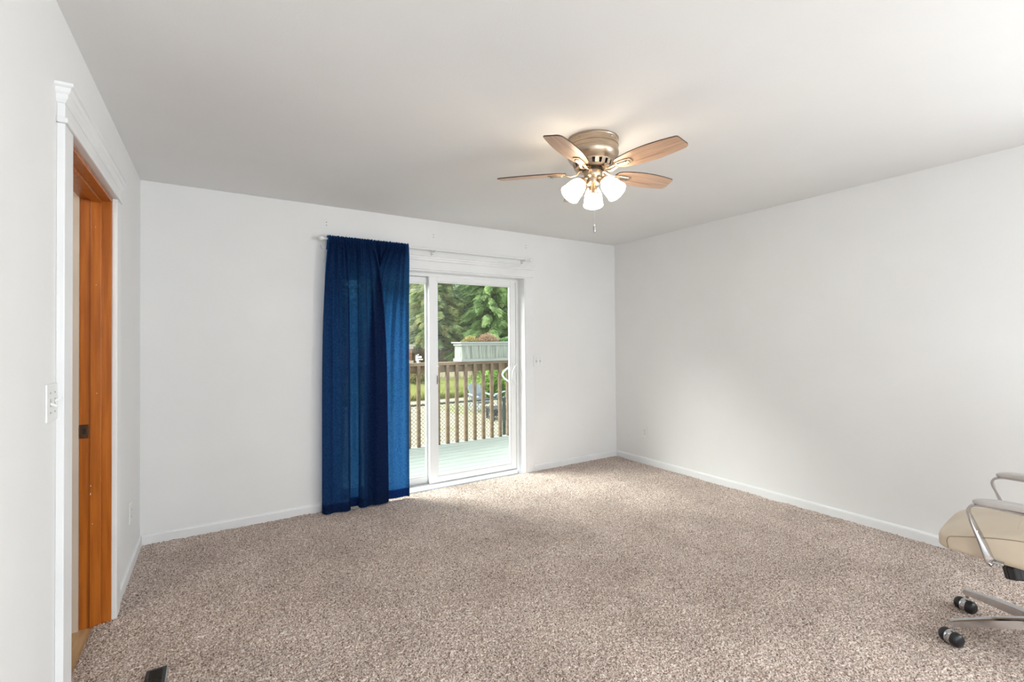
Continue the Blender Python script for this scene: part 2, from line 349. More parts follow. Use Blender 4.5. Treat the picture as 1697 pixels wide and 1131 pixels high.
# baseboards, with the eased top edge of the photo
def bboard(name, p0, p1, nrm):
    p0 = Vector(p0); p1 = Vector(p1); nrm = Vector(nrm)
    prof = [(0, -.03), (.013, -.03), (.013, .048), (.011, .056), (.006, .062), (0, .063)]
    mb = MB(); mb.prism(prof, lambda p: p0+nrm*p[0]+Vector((0, 0, p[1])), lambda p: p1+nrm*p[0]+Vector((0, 0, p[1])))
    return struct(name, mb, trim_m, bevel=0)
bboard('baseboard_back_left', (RL, RD, 0), (DX0-.095, RD, 0), (0, -1, 0))
bboard('baseboard_back_right', (DX1+.10, RD, 0), (RR, RD, 0), (0, -1, 0))
bboard('baseboard_right', (RR, RB, 0), (RR, RD, 0), (-1, 0, 0))
bboard('baseboard_left', (RL, LY1+.10, 0), (RL, RD, 0), (1, 0, 0))
bboard('baseboard_left_near', (RL, RB, 0), (RL, LY0-.10, 0), (1, 0, 0))

# crown-capped door casings. a(u) = along the wall, b(d) = out of the wall
def casing(root, A, u0, u1, z1, wd, th, crown_p, crown_z0, crown_z1, zbot=-.02):
    """A(u, d, z) -> world point; side boards outside u0..u1, head above z1"""
    def bx(nm, ua, ub, da, db, za, zb, bev=.003):
        vs = [A(ua, da, za), A(ub, da, za), A(ub, db, za), A(ua, db, za), A(ua, da, zb), A(ub, da, zb), A(ub, db, zb), A(ua, db, zb)]
        mb = MB().add(vs, [(0, 3, 2, 1), (4, 5, 6, 7), (0, 1, 5, 4), (1, 2, 6, 5), (2, 3, 7, 6), (3, 0, 4, 7)])
        return mb.build(nm, trim_m, root, bevel=bev)
    bx('side_casing', u0-wd, u0, 0, th, zbot, z1); bx('side_casing', u1, u1+wd, 0, th, zbot, z1)
    bx('head_bead', u0-wd-.008, u1+wd+.008, 0, th+.008, z1, z1+.018, .005)
    bx('head_casing', u0-wd, u1+wd, 0, th, z1+.018, crown_z0)
    h = crown_z1-crown_z0
    prof = [(0, 0), (th, 0), (th+.003, h*.10), (th+crown_p*.30, h*.22), (th+crown_p*.34, h*.42), (th+crown_p*.62, h*.55), (th+crown_p*.70, h*.76), (th+crown_p, h*.84), (th+crown_p, h), (0, h)]
    # crown with mitred returns: extend the ends by the same projection
    mb = MB(); n = len(prof); vs = []
    for d, z in prof: e = max(0, d-th); vs.append(A(u0-wd-e, d, crown_z0+z))
    for d, z in prof: e = max(0, d-th); vs.append(A(u1+wd+e, d, crown_z0+z))
    vs[n-1] = A(u0-wd-crown_p, 0, crown_z1); vs[2*n-1] = A(u1+wd+crown_p, 0, crown_z1)
    fs = [(i, (i+1) % n, n+(i+1) % n, n+i) for i in range(n)]
    # closing returns back to the wall
    k = len(vs)
    for s_, b0 in ((-1, 0), (1, n)):
        for i in range(1, n-1):
            d, z = prof[i]; e = max(0, d-th); uu = (u0-wd-e) if s_ < 0 else (u1+wd+e); vs.append(A(uu, 0, crown_z0+z))
    for i in range(1, n-2):
        fs.append((i, i+1, k+i, k+i-1)); fs.append((n+i, n+i+1, k+n-2+i, k+n-2+i-1))
    mb.add(vs, fs).build('crown', trim_m, root, smooth=True, angle=25)
d1 = sthing('door_1', 'white vinyl sliding glass patio door in the back wall', (0, 0, 0))
casing(d1, lambda u, d, z: (u, RD-d, z), DX0, DX1+.005, 1.985, .092, .016, .026, 2.062, 2.112)
d2 = sthing('door_2', 'white cased doorway with orange stained wood jamb in the left wall', (0, 0, 0))
casing(d2, lambda u, d, z: (RL+d, u, z), LY0-.002, LY1+.008, 2.052, .102, .021, .024, 2.118, 2.176)
# door_1 jamb (deep reveal)
FY = RD+.095                                           # face of the vinyl frame
mb = MB().box(DX1-.006, DX1+.006, RD-.012, RD+WT, -.03, DZ1).box(DX0-.006, DX0+.006, RD-.012, RD+WT, -.03, DZ1).box(DX0+.006, DX1-.006, RD-.012, RD+WT, DZ1-.012, DZ1)
mb.build('jamb', trim_m, d1, bevel=.002)
fx0, fx1, fz1 = DX0+.006, DX1-.006, DZ1-.012
mb = MB().box(fx0, fx0+.020, FY, FY+.10, 0, fz1).box(fx1-.035, fx1, FY, FY+.10, 0, fz1).box(fx0+.020, fx1-.035, FY, FY+.10, fz1-.03, fz1).box(fx0+.020, fx1-.035, FY-.012, FY+.10, -.02, .018)
mb.build('frame', vinyl_m, d1, bevel=.003)
mb = MB().box(fx0+.035, fx1-.035, FY+.036, FY+.040, .018, .028).box(fx0+.035, fx1-.035, FY+.004, FY+.008, .018, .026)
mb.build('track', steel_m, d1)
def sash(name, x0, x1, y, z0, z1, sl_, sr, tp_, bt, th=.034):
    r = MB().box(x0, x0+sl_, y, y+th, z0, z1).box(x1-sr, x1, y, y+th, z0, z1).box(x0+sl_, x1-sr, y, y+th, z1-tp_, z1).box(x0+sl_, x1-sr, y, y+th, z0, z0+bt)
    o = r.build(name, vinyl_m, d1, bevel=.004)
    # glazing bead + glass
    g = MB(); e = .010
    for (a, b_, c_, d_) in ((x0+sl_, x0+sl_+e, z0+bt, z1-tp_), (x1-sr-e, x1-sr, z0+bt, z1-tp_), (x0+sl_+e, x1-sr-e, z0+bt, z0+bt+e), (x0+sl_+e, x1-sr-e, z1-tp_-e, z1-tp_)):
        g.box(a, b_, y+.004, y+th-.004, c_, d_)
    g.build('glazing_bead', vinyl_m, o, bevel=.002)
    box(x0+sl_+.002, x1-sr-.002, y+.014, y+.020, z0+bt+.002, z1-tp_-.002).build('glass', glass_m, o)
    return o
s1 = sash('sliding_panel', 1.662, fx1-.038, FY+.004, .022, fz1-.020, .078, .062, .052, .058)
s2 = sash('fixed_panel', fx0+.020, 1.72, FY+.052, .022, fz1-.032, .045, .062, .055, .06)
# latch recess in the stile, D handle pair
MB().box(1.735, 1.741, FY-.002, FY+.003, .94, 1.02).build('latch_slot', dark_m, s1)
def arcpts(x, y, z, h, dx, dy, n=12):
    return [(x+dx*math.sin(PI*i/n), y+dy*math.sin(PI*i/n), z-h/2+h*i/n) for i in range(n+1)]
hx = fx1-.038-.032
MB().tube([(hx+.018, FY-.002, .885), (hx+.018, FY-.012, .90)]+[(p[0]+.018, p[1]-.012, p[2]) for p in arcpts(hx, FY, .99, .19, -.055, -.024)]+[(hx+.018, FY-.012, 1.09), (hx+.018, FY-.002, 1.10)], .0075, 10).build('handle', vinyl_m, s1, smooth=True)
MB().tube([(hx, FY+.038, .905)]+[(p[0], p[1]+.06, p[2]) for p in arcpts(hx, FY, .99, .17, -.078, .03)]+[(hx, FY+.038, 1.075)], .009, 10).build('handle', vinyl_m, s1, smooth=True)
MB().box(hx-.010, hx+.026, FY-.004, FY+.002, .87, 1.115).build('handle_plate', vinyl_m, s1, bevel=.003)

# door_2: stained jamb with stop, strike plate
mb = MB()
x0, x1 = RL-LT-.002, RL+.001
mb.box(x0, x1, LY1, LY1+.018, -.03, LZ1+.0).box(x0, x1, LY0-.018, LY0, -.03, LZ1).box(x0, x1, LY0-.018, LY1+.018, LZ1-.012, LZ1+.006)
mb.build('jamb', orange_m, d2, bevel=.002)
mb = MB(); sx0, sx1 = RL-.076, RL-.036
mb.box(sx0, sx1, LY1-.012, LY1, -.02, LZ1-.012).box(sx0, sx1, LY0, LY0+.012, -.02, LZ1-.012).box(sx0, sx1, LY0+.012, LY1-.012, LZ1-.024, LZ1-.012)
mb.build('door_stop', orange_m, d2, bevel=.002)
sp = MB().box(RL-.118, RL-.083, LY1-.004, LY1+.001, .890, .955).box(RL-.121, RL-.114, LY1-.010, LY1-.003, .90, .945).build('strike_plate', bronze_m, d2, bevel=.0015)
MB().box(RL-.105, RL-.092, LY1-.0055, LY1-.0035, .910, .937).build('latch_hole', dark_m, sp)
# nail holes and chips in the stain
mb = MB()
for (xx, zz, hh) in ((-.055, 1.62, .003), (-.058, 1.90, .002), (-.073, .66, .006), (-.0735, .62, .009), (-.052, 1.10, .003), (-.066, .48, .003)):
    mb.box(RL+xx-.0012, RL+xx+.0012, LY1-.0126, LY1-.0118, zz, zz+hh)
mb.build('paint_fleck', trim_m, d2)

# hall beyond the left doorway
struct('wall_hall_end', box(-1.9, RL-LT-.002, LY1-.012, LY1+.1, -.05, 2.5), beige_m)
struct('wall_hall_side', box(-2.0, -1.9, .8, 3.1, -.05, 2.5), wall_m)
struct('wall_hall_near', box(-1.9, RL-LT, .8, .9, -.05, 2.5), wall_m)
struct('ceiling', box(-1.9, RL-LT, .9, LY1, RH, RH+.08), ceil_m)
hl = bpy.data.lights.new('hall_light', 'POINT'); hl.energy = 9; hl.shadow_soft_size = .15; hl.color = (1, .9, .78)
ho = bpy.data.objects.new('hall_light', hl); ho.location = (-1.2, 2.0, 2.2); COL.objects.link(ho)

# ------------------------------------------------------------------ curtain rod and curtains
RY, RZ = RD-.075, 2.160
rod = thing('curtain_rod', 'thin white curtain rod with ball finials above the patio door', 'curtain rod', (1.70, RY, RZ))
MB().tube([(-.975, 0, 0), (.955, 0, 0)], .0085, 14).build('rod', plate_m, rod, smooth=True)
for s_ in (-1, 1):
    xx = -.975 if s_ < 0 else .955
    mt = Matrix.Rotation(s_*PI/2, 3, 'Y')
    MB().lathe([(.0085, -.01), (.013, -.006), (.013, .004), (.007, .008), (.007, .012), (.012, .016), (.0165, .024), (.018, .033), (.0165, .042), (.011, .049), (.003, .052)], 20, (xx, 0, 0), mt).build('finial', plate_m, rod, smooth=True, angle=50)
for xx in (-.935, -.05, .925):
    bk = MB().box(xx-.008, xx+.008, .062, .0745, -.045, .02).box(xx-.006, xx+.006, .0, .064, -.018, -.010)
    bk.tube([(xx, -.012, -.0), (xx, -.010, -.010), (xx, 0, -.014), (xx, .010, -.012), (xx, .013, .002)], .0035, 8)
    bk.build('bracket', plate_m, rod, bevel=.0015)
    MB().lathe([(.004, 0), (.004, .006), (.002, .008)], 10, (xx, .060, -.032), Matrix.Rotation(PI/2, 3, 'X')).build('screw', steel_m, rod)
def curtain(label, name, ctrl_bot, top_x, seed, zbot):
    """ctrl_bot: list of (x, forward offset) in order along the cloth at the hem"""
    r = random.Random(seed)
    P = [Vector(p) for p in ctrl_bot]
    # arc-length resample with Catmull-Rom
    pts = []
    for i in range(len(P)-1):
        p0 = P[max(i-1, 0)]; p1 = P[i]; p2 = P[i+1]; p3 = P[min(i+2, len(P)-1)]
        for k in range(10):
            t = k/10; pts.append(.5*((2*p1)+(p2-p0)*t+(2*p0-5*p1+4*p2-p3)*t*t+(-p0+3*p1-3*p2+p3)*t**3))
    pts.append(P[-1])
    L = [0]
    for i in range(1, len(pts)): L.append(L[-1]+(pts[i]-pts[i-1]).length)
    N = int(L[-1]/.004); B = []; j = 0
    for i in range(N+1):
        s = L[-1]*i/N
        while j < len(L)-2 and L[j+1] < s: j += 1
        t = (s-L[j])/max(1e-6, L[j+1]-L[j]); B.append(pts[j].lerp(pts[j+1], min(1, t)))
    nz = 70; V = []; F = []
    ph = [r.random()*6 for _ in range(6)]; xc = [p.x for p in B]; Lt = L[-1]
    zt = RZ+.026
    for iz in range(nz+1):
        f = iz/nz; f = f**1.25; z = zt+(zbot-zt)*f; depth = zt-z
        g = math.exp(-depth/.16); g2 = math.exp(-depth/.75); mixb = 1-math.exp(-max(0, depth-.05)/.42)
        for i in range(N+1):
            s = i/N; sx = top_x[0]+(top_x[1]-top_x[0])*s
            a = s*Lt
            gather = math.sin(a*2*PI/.030+ph[0]+1.6*math.sin(a*31+ph[1]))*.0075+math.sin(a*2*PI/.019+ph[2])*.003
            mid = min(1, depth/.14)*math.sin(a*2*PI/.085+ph[3]+1.2*math.sin(a*14+ph[4]))*.028+.007*math.sin(a*2*PI/.045+ph[5])
            x = sx*(1-mixb)+B[i].x*mixb; yo = B[i].y*mixb
            x += .004*math.sin(a*40+depth*3)*g2
            y = gather*g+mid*g2*(1-g*.7)+yo+.003*math.sin(depth*5+a*9)
            # cloth passes in front of and behind the rod in its pocket
            if depth < .018: y = y*.6-.010*(1-depth/.018)
            zz = z+(.003*math.sin(a*2*PI/.041+ph[2])+.002*math.sin(a*2*PI/.023+ph[5])+.0015*math.sin(a*2*PI/.067))*(1 if iz == 0 else 0)
            V.append((x, RY-y-.022, zz))
    W = N+1
    for iz in range(nz):
        for i in range(N): F.append((iz*W+i, iz*W+i+1, (iz+1)*W+i+1, (iz+1)*W+i))
    c0 = (xc[0]+xc[-1])/2
    root = thing(name, label, 'curtain', (c0, RY, zbot), 0)
    Vn = np.array(V)-np.array([c0, RY, zbot])
    cl = npmesh('cloth', Vn, np.array(F), curt_m, root, smooth=True)
    # hem: a second layer of cloth sewn to the back of the lowest 7 cm; rod pocket: second layer behind the rod
    V2 = []; F2 = []
    for k in range(5):
        for i in range(W):
            x, y, z = V[nz*W+i]; x2, y2, z2 = V[(nz-4)*W+i]; f = k/4
            zz = zbot+.075*f; src = V[(nz-1)*W+i]; V2.append((x*(1-f*.02)+src[0]*f*.02-c0, y-RY+.004, zz-zbot+.0))
    for k in range(4):
        for i in range(N): F2.append((k*W+i, k*W+i+1, (k+1)*W+i+1, (k+1)*W+i))
    npmesh('hem', np.array(V2), np.array(F2), curt_m, root, smooth=True)
    V2 = []; F2 = []
    for k in range(7):
        for i in range(W):
            x, y, z = V[k*W+i]; V2.append((x-c0, (RY-.022-y)*(-.3)+.016, zt-.11*k/6-zbot))
    for k in range(6):
        for i in range(N): F2.append((k*W+i, k*W+i+1, (k+1)*W+i+1, (k+1)*W+i))
    npmesh('rod_pocket', np.array(V2), np.array(F2), curt_m, root, smooth=True)
    return root
curtain('dark blue cloth curtain panel hanging over the wall left of the patio door', 'curtain',
        [(.690, -.012), (.696, .018), (.712, .040), (.738, .044), (.768, .030), (.800, .034), (.838, .052), (.872, .054), (.896, .034), (.900, .004), (.892, -.024), (.905, -.036), (.945, -.034), (.995, -.030)],
        (.735, .957), 3, .006)
curtain('blue cloth curtain panel with light showing through, covering left half of patio door', 'curtain',
        [(.985, -.018), (.966, .004), (.963, .034), (.985, .060), (1.015, .056), (1.045, .038), (1.07, .036), (1.10, .052), (1.14, .056), (1.18, .044), (1.206, .022), (1.208, .0), (1.18, -.010), (1.13, -.008), (1.04, -.006), (1.015, -.014), (1.03, -.030), (1.10, -.036), (1.18, -.036), (1.25, -.024), (1.30, -.018), (1.35, -.024), (1.385, -.016), (1.394, -.002)],
        (.950, 1.398), 8, .012)

# wall screw holes left above the rod
for (xx, zz, wh) in ((.745, 2.295, 'left end of the curtain rod'), (1.668, 2.30, 'middle of the curtain rod'), (2.68, 2.305, 'right end of the curtain rod')):
    t = thing('wall_anchor', 'pair of small screw holes in the wall above the '+wh, 'screw hole', (xx, RD, zz))
    for dz in (.012, -.012):
        MB().lathe([(.0035, 0), (.0035, .0012)], 8, (0, 0, dz), Matrix.Rotation(PI/2, 3, 'X')).build('screw_hole', darkmetal_m, t)

# ------------------------------------------------------------------ switches and outlets (local: x right, y out of the wall = -y, z up)
def plate(name, label, cat, loc, rz, w_, h_, kind, tgl=()):
    t = thing(name, label, cat, loc, rz)
    MB().box(-w_/2, w_/2, -.006, 0, -h_/2, h_/2).build('cover_plate', plate_m, t, bevel=.003)
    if kind == 'switch':
        for i, u in enumerate(tgl):
            xx = (i-(len(tgl)-1)/2)*.046
            MB().box(xx-.005, xx+.005, -.0068, -.0055, -.012, .012).build('toggle_slot', pad_m, t)
            a = math.radians(28)*u
            MB().obox((xx, -.013, .006*u), (.0036, 0, 0), (0, math.cos(a)*.010, -math.sin(a)*.010), (0, math.sin(a)*.0035, math.cos(a)*.0035)).build('toggle', plate_m, t, bevel=.001)
            for s_ in (-1, 1): MB().lathe([(.0032, 0), (.0032, .001), (.001, .0018)], 10, (xx, -.006, s_*.030), Matrix.Rotation(PI/2, 3, 'X')).build('screw', steel_m, t)
    else:
        for s_ in (-1, 1):
            rc = MB().box(-.0165, .0165, -.0085, -.005, s_*.0195-.014, s_*.0195+.014).build('receptacle', plate_m, t, bevel=.002)
            MB().box(-.0075, -.0055, -.0090, -.0083, s_*.0195-.002, s_*.0195+.006).box(.0055, .0075, -.0090, -.0083, s_*.0195-.002, s_*.0195+.006).box(-.002, .002, -.0090, -.0083, s_*.0195-.009, s_*.0195-.005).build('slot', dark_m, rc)
        MB().lathe([(.003, 0), (.003, .001), (.001, .0018)], 10, (0, -.006, 0), Matrix.Rotation(PI/2, 3, 'X')).build('screw', steel_m, t)
    return t
plate('light_switch', 'white double toggle light switch right of the patio door', 'light switch', (2.820, RD, 1.127), 0, .116, .116, 'switch', (-1, -1))
plate('light_switch', 'white double toggle light switch on the left wall beside the door casing', 'light switch', (RL, 1.986, 1.158), PI/2, .112, .116, 'switch', (-1, 1))
plate('power_outlet', 'white duplex outlet low on the right wall near the corner', 'outlet', (RR, 3.545, .338), -PI/2, .072, .116, 'outlet')
plate('power_outlet', 'white duplex outlet low on the left wall beyond the doorway', 'outlet', (RL, 3.545, .340), PI/2, .072, .116, 'outlet')

# ------------------------------------------------------------------ floor register
t = thing('floor_vent', 'black louvred floor vent register in the carpet near the camera', 'vent', (-.209, 2.265, -.01))
MB().box(-.035, .035, -.15, .15, 0, .021).build('frame', dark_m, t, bevel=.006)
mb = MB()
for k in range(26): yy = -.13+.26*k/25; mb.box(-.022, .022, yy-.0022, yy+.0022, .0205, .0235)
mb.build('louvre', darkmetal_m, t)
MB().box(.0335, .0375, -.148, .148, .002, .0195).build('side_rim', steel_m, t, bevel=.001)

# ------------------------------------------------------------------ ceiling fan
FC = Vector((1.755, 1.936, 0))
fan = thing('ceiling_fan', 'flush mounted brass ceiling fan with five oak blades and three lit shades', 'ceiling fan', (FC.x, FC.y, RH))
def z(a): return a-RH
hs = MB().lathe([(.02, z(2.44)), (.141, z(2.4395)), (.142, z(2.433)), (.139, z(2.428)), (.139, z(2.405)), (.1405, z(2.403)), (.1405, z(2.399)), (.137, z(2.397)),
                 (.137, z(2.377)), (.1355, z(2.375)), (.1355, z(2.371)), (.141, z(2.369)), (.1415, z(2.362)), (.139, z(2.350)), (.134, z(2.338)), (.125, z(2.325)), (.114, z(2.315)), (.112, z(2.312))], 64, cap=True)
ho_ = hs.build('motor_housing', brass_m, fan, smooth=True, angle=18)
# vent band with slots
mb = MB(); mb.lathe([(.113, z(2.3145)), (.112, z(2.309)), (.108, z(2.308))], 64, cap=False); mb.lathe([(.098, z(2.288)), (.100, z(2.284)), (.098, z(2.281)), (.03, z(2.281))], 64, cap=False)
for k in range(18):
    a = 2*PI*k/18; c_, s_ = math.cos(a), math.sin(a)
    p = Vector((c_*.1045, s_*.1045, z(2.298)))
    mb.obox(p, Vector((-s_, c_, 0))*.0108, Vector((c_, s_, 0))*.0016, Vector((c_*.005, s_*.005, .0125)))
mb.build('vent_band', brass_m, fan, smooth=True, angle=30)
MB().lathe([(.03, z(2.312)), (.094, z(2.311)), (.090, z(2.289)), (.03, z(2.287))], 40).build('motor', darkmetal_m, fan, smooth=True, angle=40)
MB().lathe([(.03, z(2.290)), (.058, z(2.289)), (.060, z(2.284)), (.060, z(2.272)), (.050, z(2.270)), (.03, z(2.268))], 40).build('rotor_hub', darkmetal_m, fan, smooth=True, angle=40)
MB().lathe([(.03, z(2.272)), (.050, z(2.270)), (.052, z(2.266)), (.050, z(2.240)), (.046, z(2.232)), (.036, z(2.226)), (.036, z(2.206)), (.033, z(2.199)), (.020, z(2.196)), (.01, z(2.195))], 40).build('switch_housing', brass_m, fan, smooth=True, angle=40)
MB().lathe([(.005, z(2.214)), (.010, z(2.210)), (.012, z(2.196)), (.016, z(2.182)), (.022, z(2.168)), (.0265, z(2.156)), (.0275, z(2.148)), (.024, z(2.145)), (.012, z(2.148))], 32).build('bell_finial', brass_m, fan, smooth=True, angle=40)
# small lamp-like screws on the canopy
for a in (PI*1.10, PI*1.52, PI*1.60):
    MB().lathe([(.0045, 0), (.0045, .002), (.002, .0035)], 10, (math.cos(a)*.1385, math.sin(a)*.1385, z(2.418)), Matrix.Rotation(a, 3, 'Z') @ Matrix.Rotation(PI/2, 3, 'Y')).build('canopy_screw', steel_m, fan, smooth=True)
# blade outline: r from hub, half widths of the two edges
def blade_outline():
    up_ = [(.150, .012), (.156, .030), (.175, .042), (.21, .051), (.26, .060), (.32, .0655), (.38, .066), (.44, .062), (.49, .056), (.520, .051)]
    lo_ = [(.520, -.051), (.49, -.056), (.44, -.062), (.38, -.066), (.32, -.0655), (.26, -.060), (.21, -.051), (.175, -.042), (.156, -.030), (.150, -.012)]
    tip = [(.535, .034), (.537, .028), (.528, -.040), (.5255, -.046)]
    return up_+[(.5325, .041)]+tip+lo_
ol = blade_outline()
BP = math.radians(-13)
for k in range(5):
    ph = math.radians(135.77-72*k)
    if k == 0:
        bl = MB().prism(ol, lambda p: (p[0], p[1], -.003), lambda p: (p[0], p[1], .003)).build('blade', blade_m, fan)
        bl.data.materials.append(bedge_m)
        for p in bl.data.polygons:
            if abs(p.normal.z) < .5: p.material_index = 1
        plt = [(.150, .016), (.160, .022), (.205, .026), (.245, .020), (.250, .012), (.250, -.012), (.245, -.020), (.205, -.026), (.160, -.022), (.150, -.016)]
        ir = MB().prism(plt, lambda p: (p[0], p[1]*.9, -.0035), lambda p: (p[0], p[1]*.9, -.009))
        ir.prism([(.165, .015), (.232, .015), (.240, 0), (.232, -.015), (.165, -.015)], lambda p: (p[0], p[1], -.009), lambda p: (p[0]*.98+.004, p[1]*.75, -.015))
        ir = ir.build('blade_iron', brass_m, bl, bevel=.0015)
        am = MB().tube([(.052, .0, .012), (.075, .010, .006), (.095, .016, -.012), (.12, .014, -.018), (.155, .010, -.009)], .006, 8, flat=(.0075, .004))
        am.tube([(.052, .0, .012), (.075, -.010, .006), (.095, -.016, -.012), (.12, -.014, -.018), (.155, -.010, -.009)], .006, 8, flat=(.0075, .004))
        am = am.build('iron_arm', brass_m, bl, smooth=True)
        for (a_, b_) in ((.175, .0), (.222, .010), (.222, -.010)): MB().lathe([(.004, -.0145), (.004, -.0165), (.0015, -.018)], 8, (a_, b_, 0)).build('screw', steel_m, bl)
        b0 = bl; o = bl
    else: o = copy_tree(b0, fan)
    o.location = (0, 0, z(2.267)); o.rotation_mode = 'XYZ'
    o.rotation_euler = (Matrix.Rotation(ph, 3, 'Z') @ Matrix.Rotation(BP, 3, 'X')).to_euler()
# three light arms with frosted bell shades
for az in (287.8, 167.8, 47.8):
    a = math.radians(az); dv = Vector((math.cos(a), math.sin(a), 0)); tilt = math.radians(43)
    axis = (dv*math.sin(tilt)+Vector((0, 0, -1))*math.cos(tilt)).normalized()
    neck = dv*.062+Vector((0, 0, z(2.212)))
    R = axis.to_track_quat('Z', 'Y').to_matrix()
    MB().tube([dv*.030+Vector((0, 0, z(2.222))), dv*.045+Vector((0, 0, z(2.226))), dv*.058+Vector((0, 0, z(2.220))), neck], .0075, 10).build('lamp_arm', brass_m, fan, smooth=True)
    MB().lathe([(.010, -.006), (.020, -.003), (.025, .004), (.0265, .012), (.026, .018), (.020, .020)], 28, neck, R).build('lamp_socket', brass_m, fan, smooth=True)
    so_ = [(.023, .012), (.026, .016), (.034, .024), (.042, .038), (.0475, .056), (.0505, .078), (.0525, .098), (.0555, .112), (.0575, .120)]
    prof = so_+[(r_-.003, zz) for r_, zz in reversed(so_)]
    sh = MB().lathe(prof, 36, neck, R, cap=False).build('lamp_shade', shade_m, fan, smooth=True, angle=60)
    MB().lathe([(.010, .020), (.012, .035), (.022, .055), (.027, .070), (.024, .086), (.014, .096), (.003, .099)], 20, neck, R).build('light_bulb', bulb_m, sh, smooth=True)
mb = MB().tube([(.004, -.004, z(2.150)), (.004, -.004, z(1.972))], .0012, 6)
ch = mb.build('pull_chain', steel_m, fan)
MB().lathe([(.002, z(1.974)), (.006, z(1.970)), (.0075, z(1.962)), (.0075, z(1.940)), (.006, z(1.933)), (.002, z(1.930))], 16, (.004, -.004, 0)).build('chain_fob', steel_m, ch, smooth=True)

# ------------------------------------------------------------------ office chair
CH = thing('office_chair', 'cream leather office chair with chrome arms and five-star base by the right wall', 'office chair', (2.95, .485, 0), math.radians(5.5))
# local: +y = front, x right, z up
def rbox_sub(name, x0, x1, y0, y1, z0, z1, mat, shape=None, e=5.0, nx=8, ny=8, nzz=4):
    """rounded cushion: gridded box pushed toward a superellipsoid"""
    V = {}; vs = []; fs = []
    def vid(i, j, k):
        if (i, j, k) not in V:
            u, v_, w_ = 2*i/nx-1, 2*j/ny-1, 2*k/nzz-1
            n_ = (abs(u)**e+abs(v_)**e+abs(w_)**e)**(1/e); s_ = 1/n_ if n_ > 0 else 1
            mxx = max(abs(u), abs(v_), abs(w_)); s_ = mxx*s_/max(mxx, 1e-6)
            u, v_, w_ = u*s_, v_*s_, w_*s_
            p = Vector(((x0+x1)/2+u*(x1-x0)/2, (y0+y1)/2+v_*(y1-y0)/2, (z0+z1)/2+w_*(z1-z0)/2))
            if shape: p = shape(p, u, v_, w_)
            V[(i, j, k)] = len(vs); vs.append(p)
        return V[(i, j, k)]
    for i in range(nx):
        for j in range(ny):
            for k in (0, nzz): fs.append((vid(i, j, k), vid(i+1, j, k), vid(i+1, j+1, k), vid(i, j+1, k)))
    for i in range(nx):
        for k in range(nzz):
            for j in (0, ny): fs.append((vid(i, j, k), vid(i+1, j, k), vid(i+1, j, k+1), vid(i, j, k+1)))
    for j in range(ny):
        for k in range(nzz):
            for i in (0, nx): fs.append((vid(i, j, k), vid(i, j+1, k), vid(i, j+1, k+1), vid(i, j, k+1)))
    return MB().add(vs, fs), mat
def seat_shape(p, u, v_, w_):
    q = p.copy()
    if w_ > 0: q.z += .022*(1-u*u)*(1-.5*v_*v_)*w_
    fr = max(0, (p.y-.0)/.30)           # waterfall front
    q.z -= .082*fr**1.6*(.5+.5*w_)
    q.z += .012*max(0, -(p.y)/.25)
    if w_ < 0: q.z -= .012*(1-abs(v_))*(-w_)
    return q
mb, mm = rbox_sub('seat', -.265, .265, -.24, .308, .414, .556, leather_m, seat_shape, nx=32, ny=32, nzz=12, e=7)
seat = mb.build('seat', leather_m, CH, smooth=True, angle=80)
from mathutils.bvhtree import BVHTree
bvh = BVHTree.FromPolygons([Vector(v) for v in mb.v], mb.f)
def snap(p, off=.0008):
    q, n_, _, _ = bvh.find_nearest(Vector(p)); d = (q-Vector((0, 0, .49))).normalized()
    return q+(n_ if n_.dot(d) > 0 else -n_)*off
def dens(pts, n_=8):
    o = []
    for a_, b_ in zip(pts[:-1], pts[1:]):
        for k in range(n_): o.append(Vector(a_).lerp(Vector(b_), k/n_))
    return o+[Vector(pts[-1])]
def sm3(P):
    for _ in range(6): P = [P[0]]+[(P[i-1]+P[i]*2+P[i+1])/4 for i in range(1, len(P)-1)]+[P[-1]]
    return P
for s_ in (-1, 1):
    pts = [(s_*.29, -.225, .541), (s_*.29, -.05, .540), (s_*.29, .08, .536), (s_*.29, .17, .528), (s_*.29, .225, .518), (s_*.29, .260, .502), (s_*.29, .282, .478), (s_*.29, .288, .455), (s_*.29, .282, .435), (s_*.28, .272, .415)]
    MB().tube(sm3([snap(p) for p in dens(pts)]), .0017, 6).build('piping', piping_m, seat, smooth=True)
for yy in (.07, -.09):
    MB().tube([snap((x_, yy, .62), .0) for x_ in np.linspace(-.21, .21, 41)], .0013, 6).build('piping', leather_m, seat, smooth=True)
def back_shape(p, u, v_, w_):
    q = p.copy(); h = (p.z-.60)/.60
    q.y += -.10*h+.03*math.cos(u*1.3)*-1
    return q
mb, mm = rbox_sub('backrest', -.25, .25, -.335, -.24, .60, 1.14, leather_m, back_shape, nx=10, ny=4, nzz=12)
bk = mb.build('backrest', leather_m, CH, subd=2)
for zz in (.74, .88, 1.02):
    hh = (zz-.6)/.6
    MB().tube([(x_, -.24-.10*hh-.03*math.cos(x_/.25*1.3)-.001, zz) for x_ in np.linspace(-.205, .205, 11)], .0014, 6).build('piping', piping_m, bk, smooth=True)
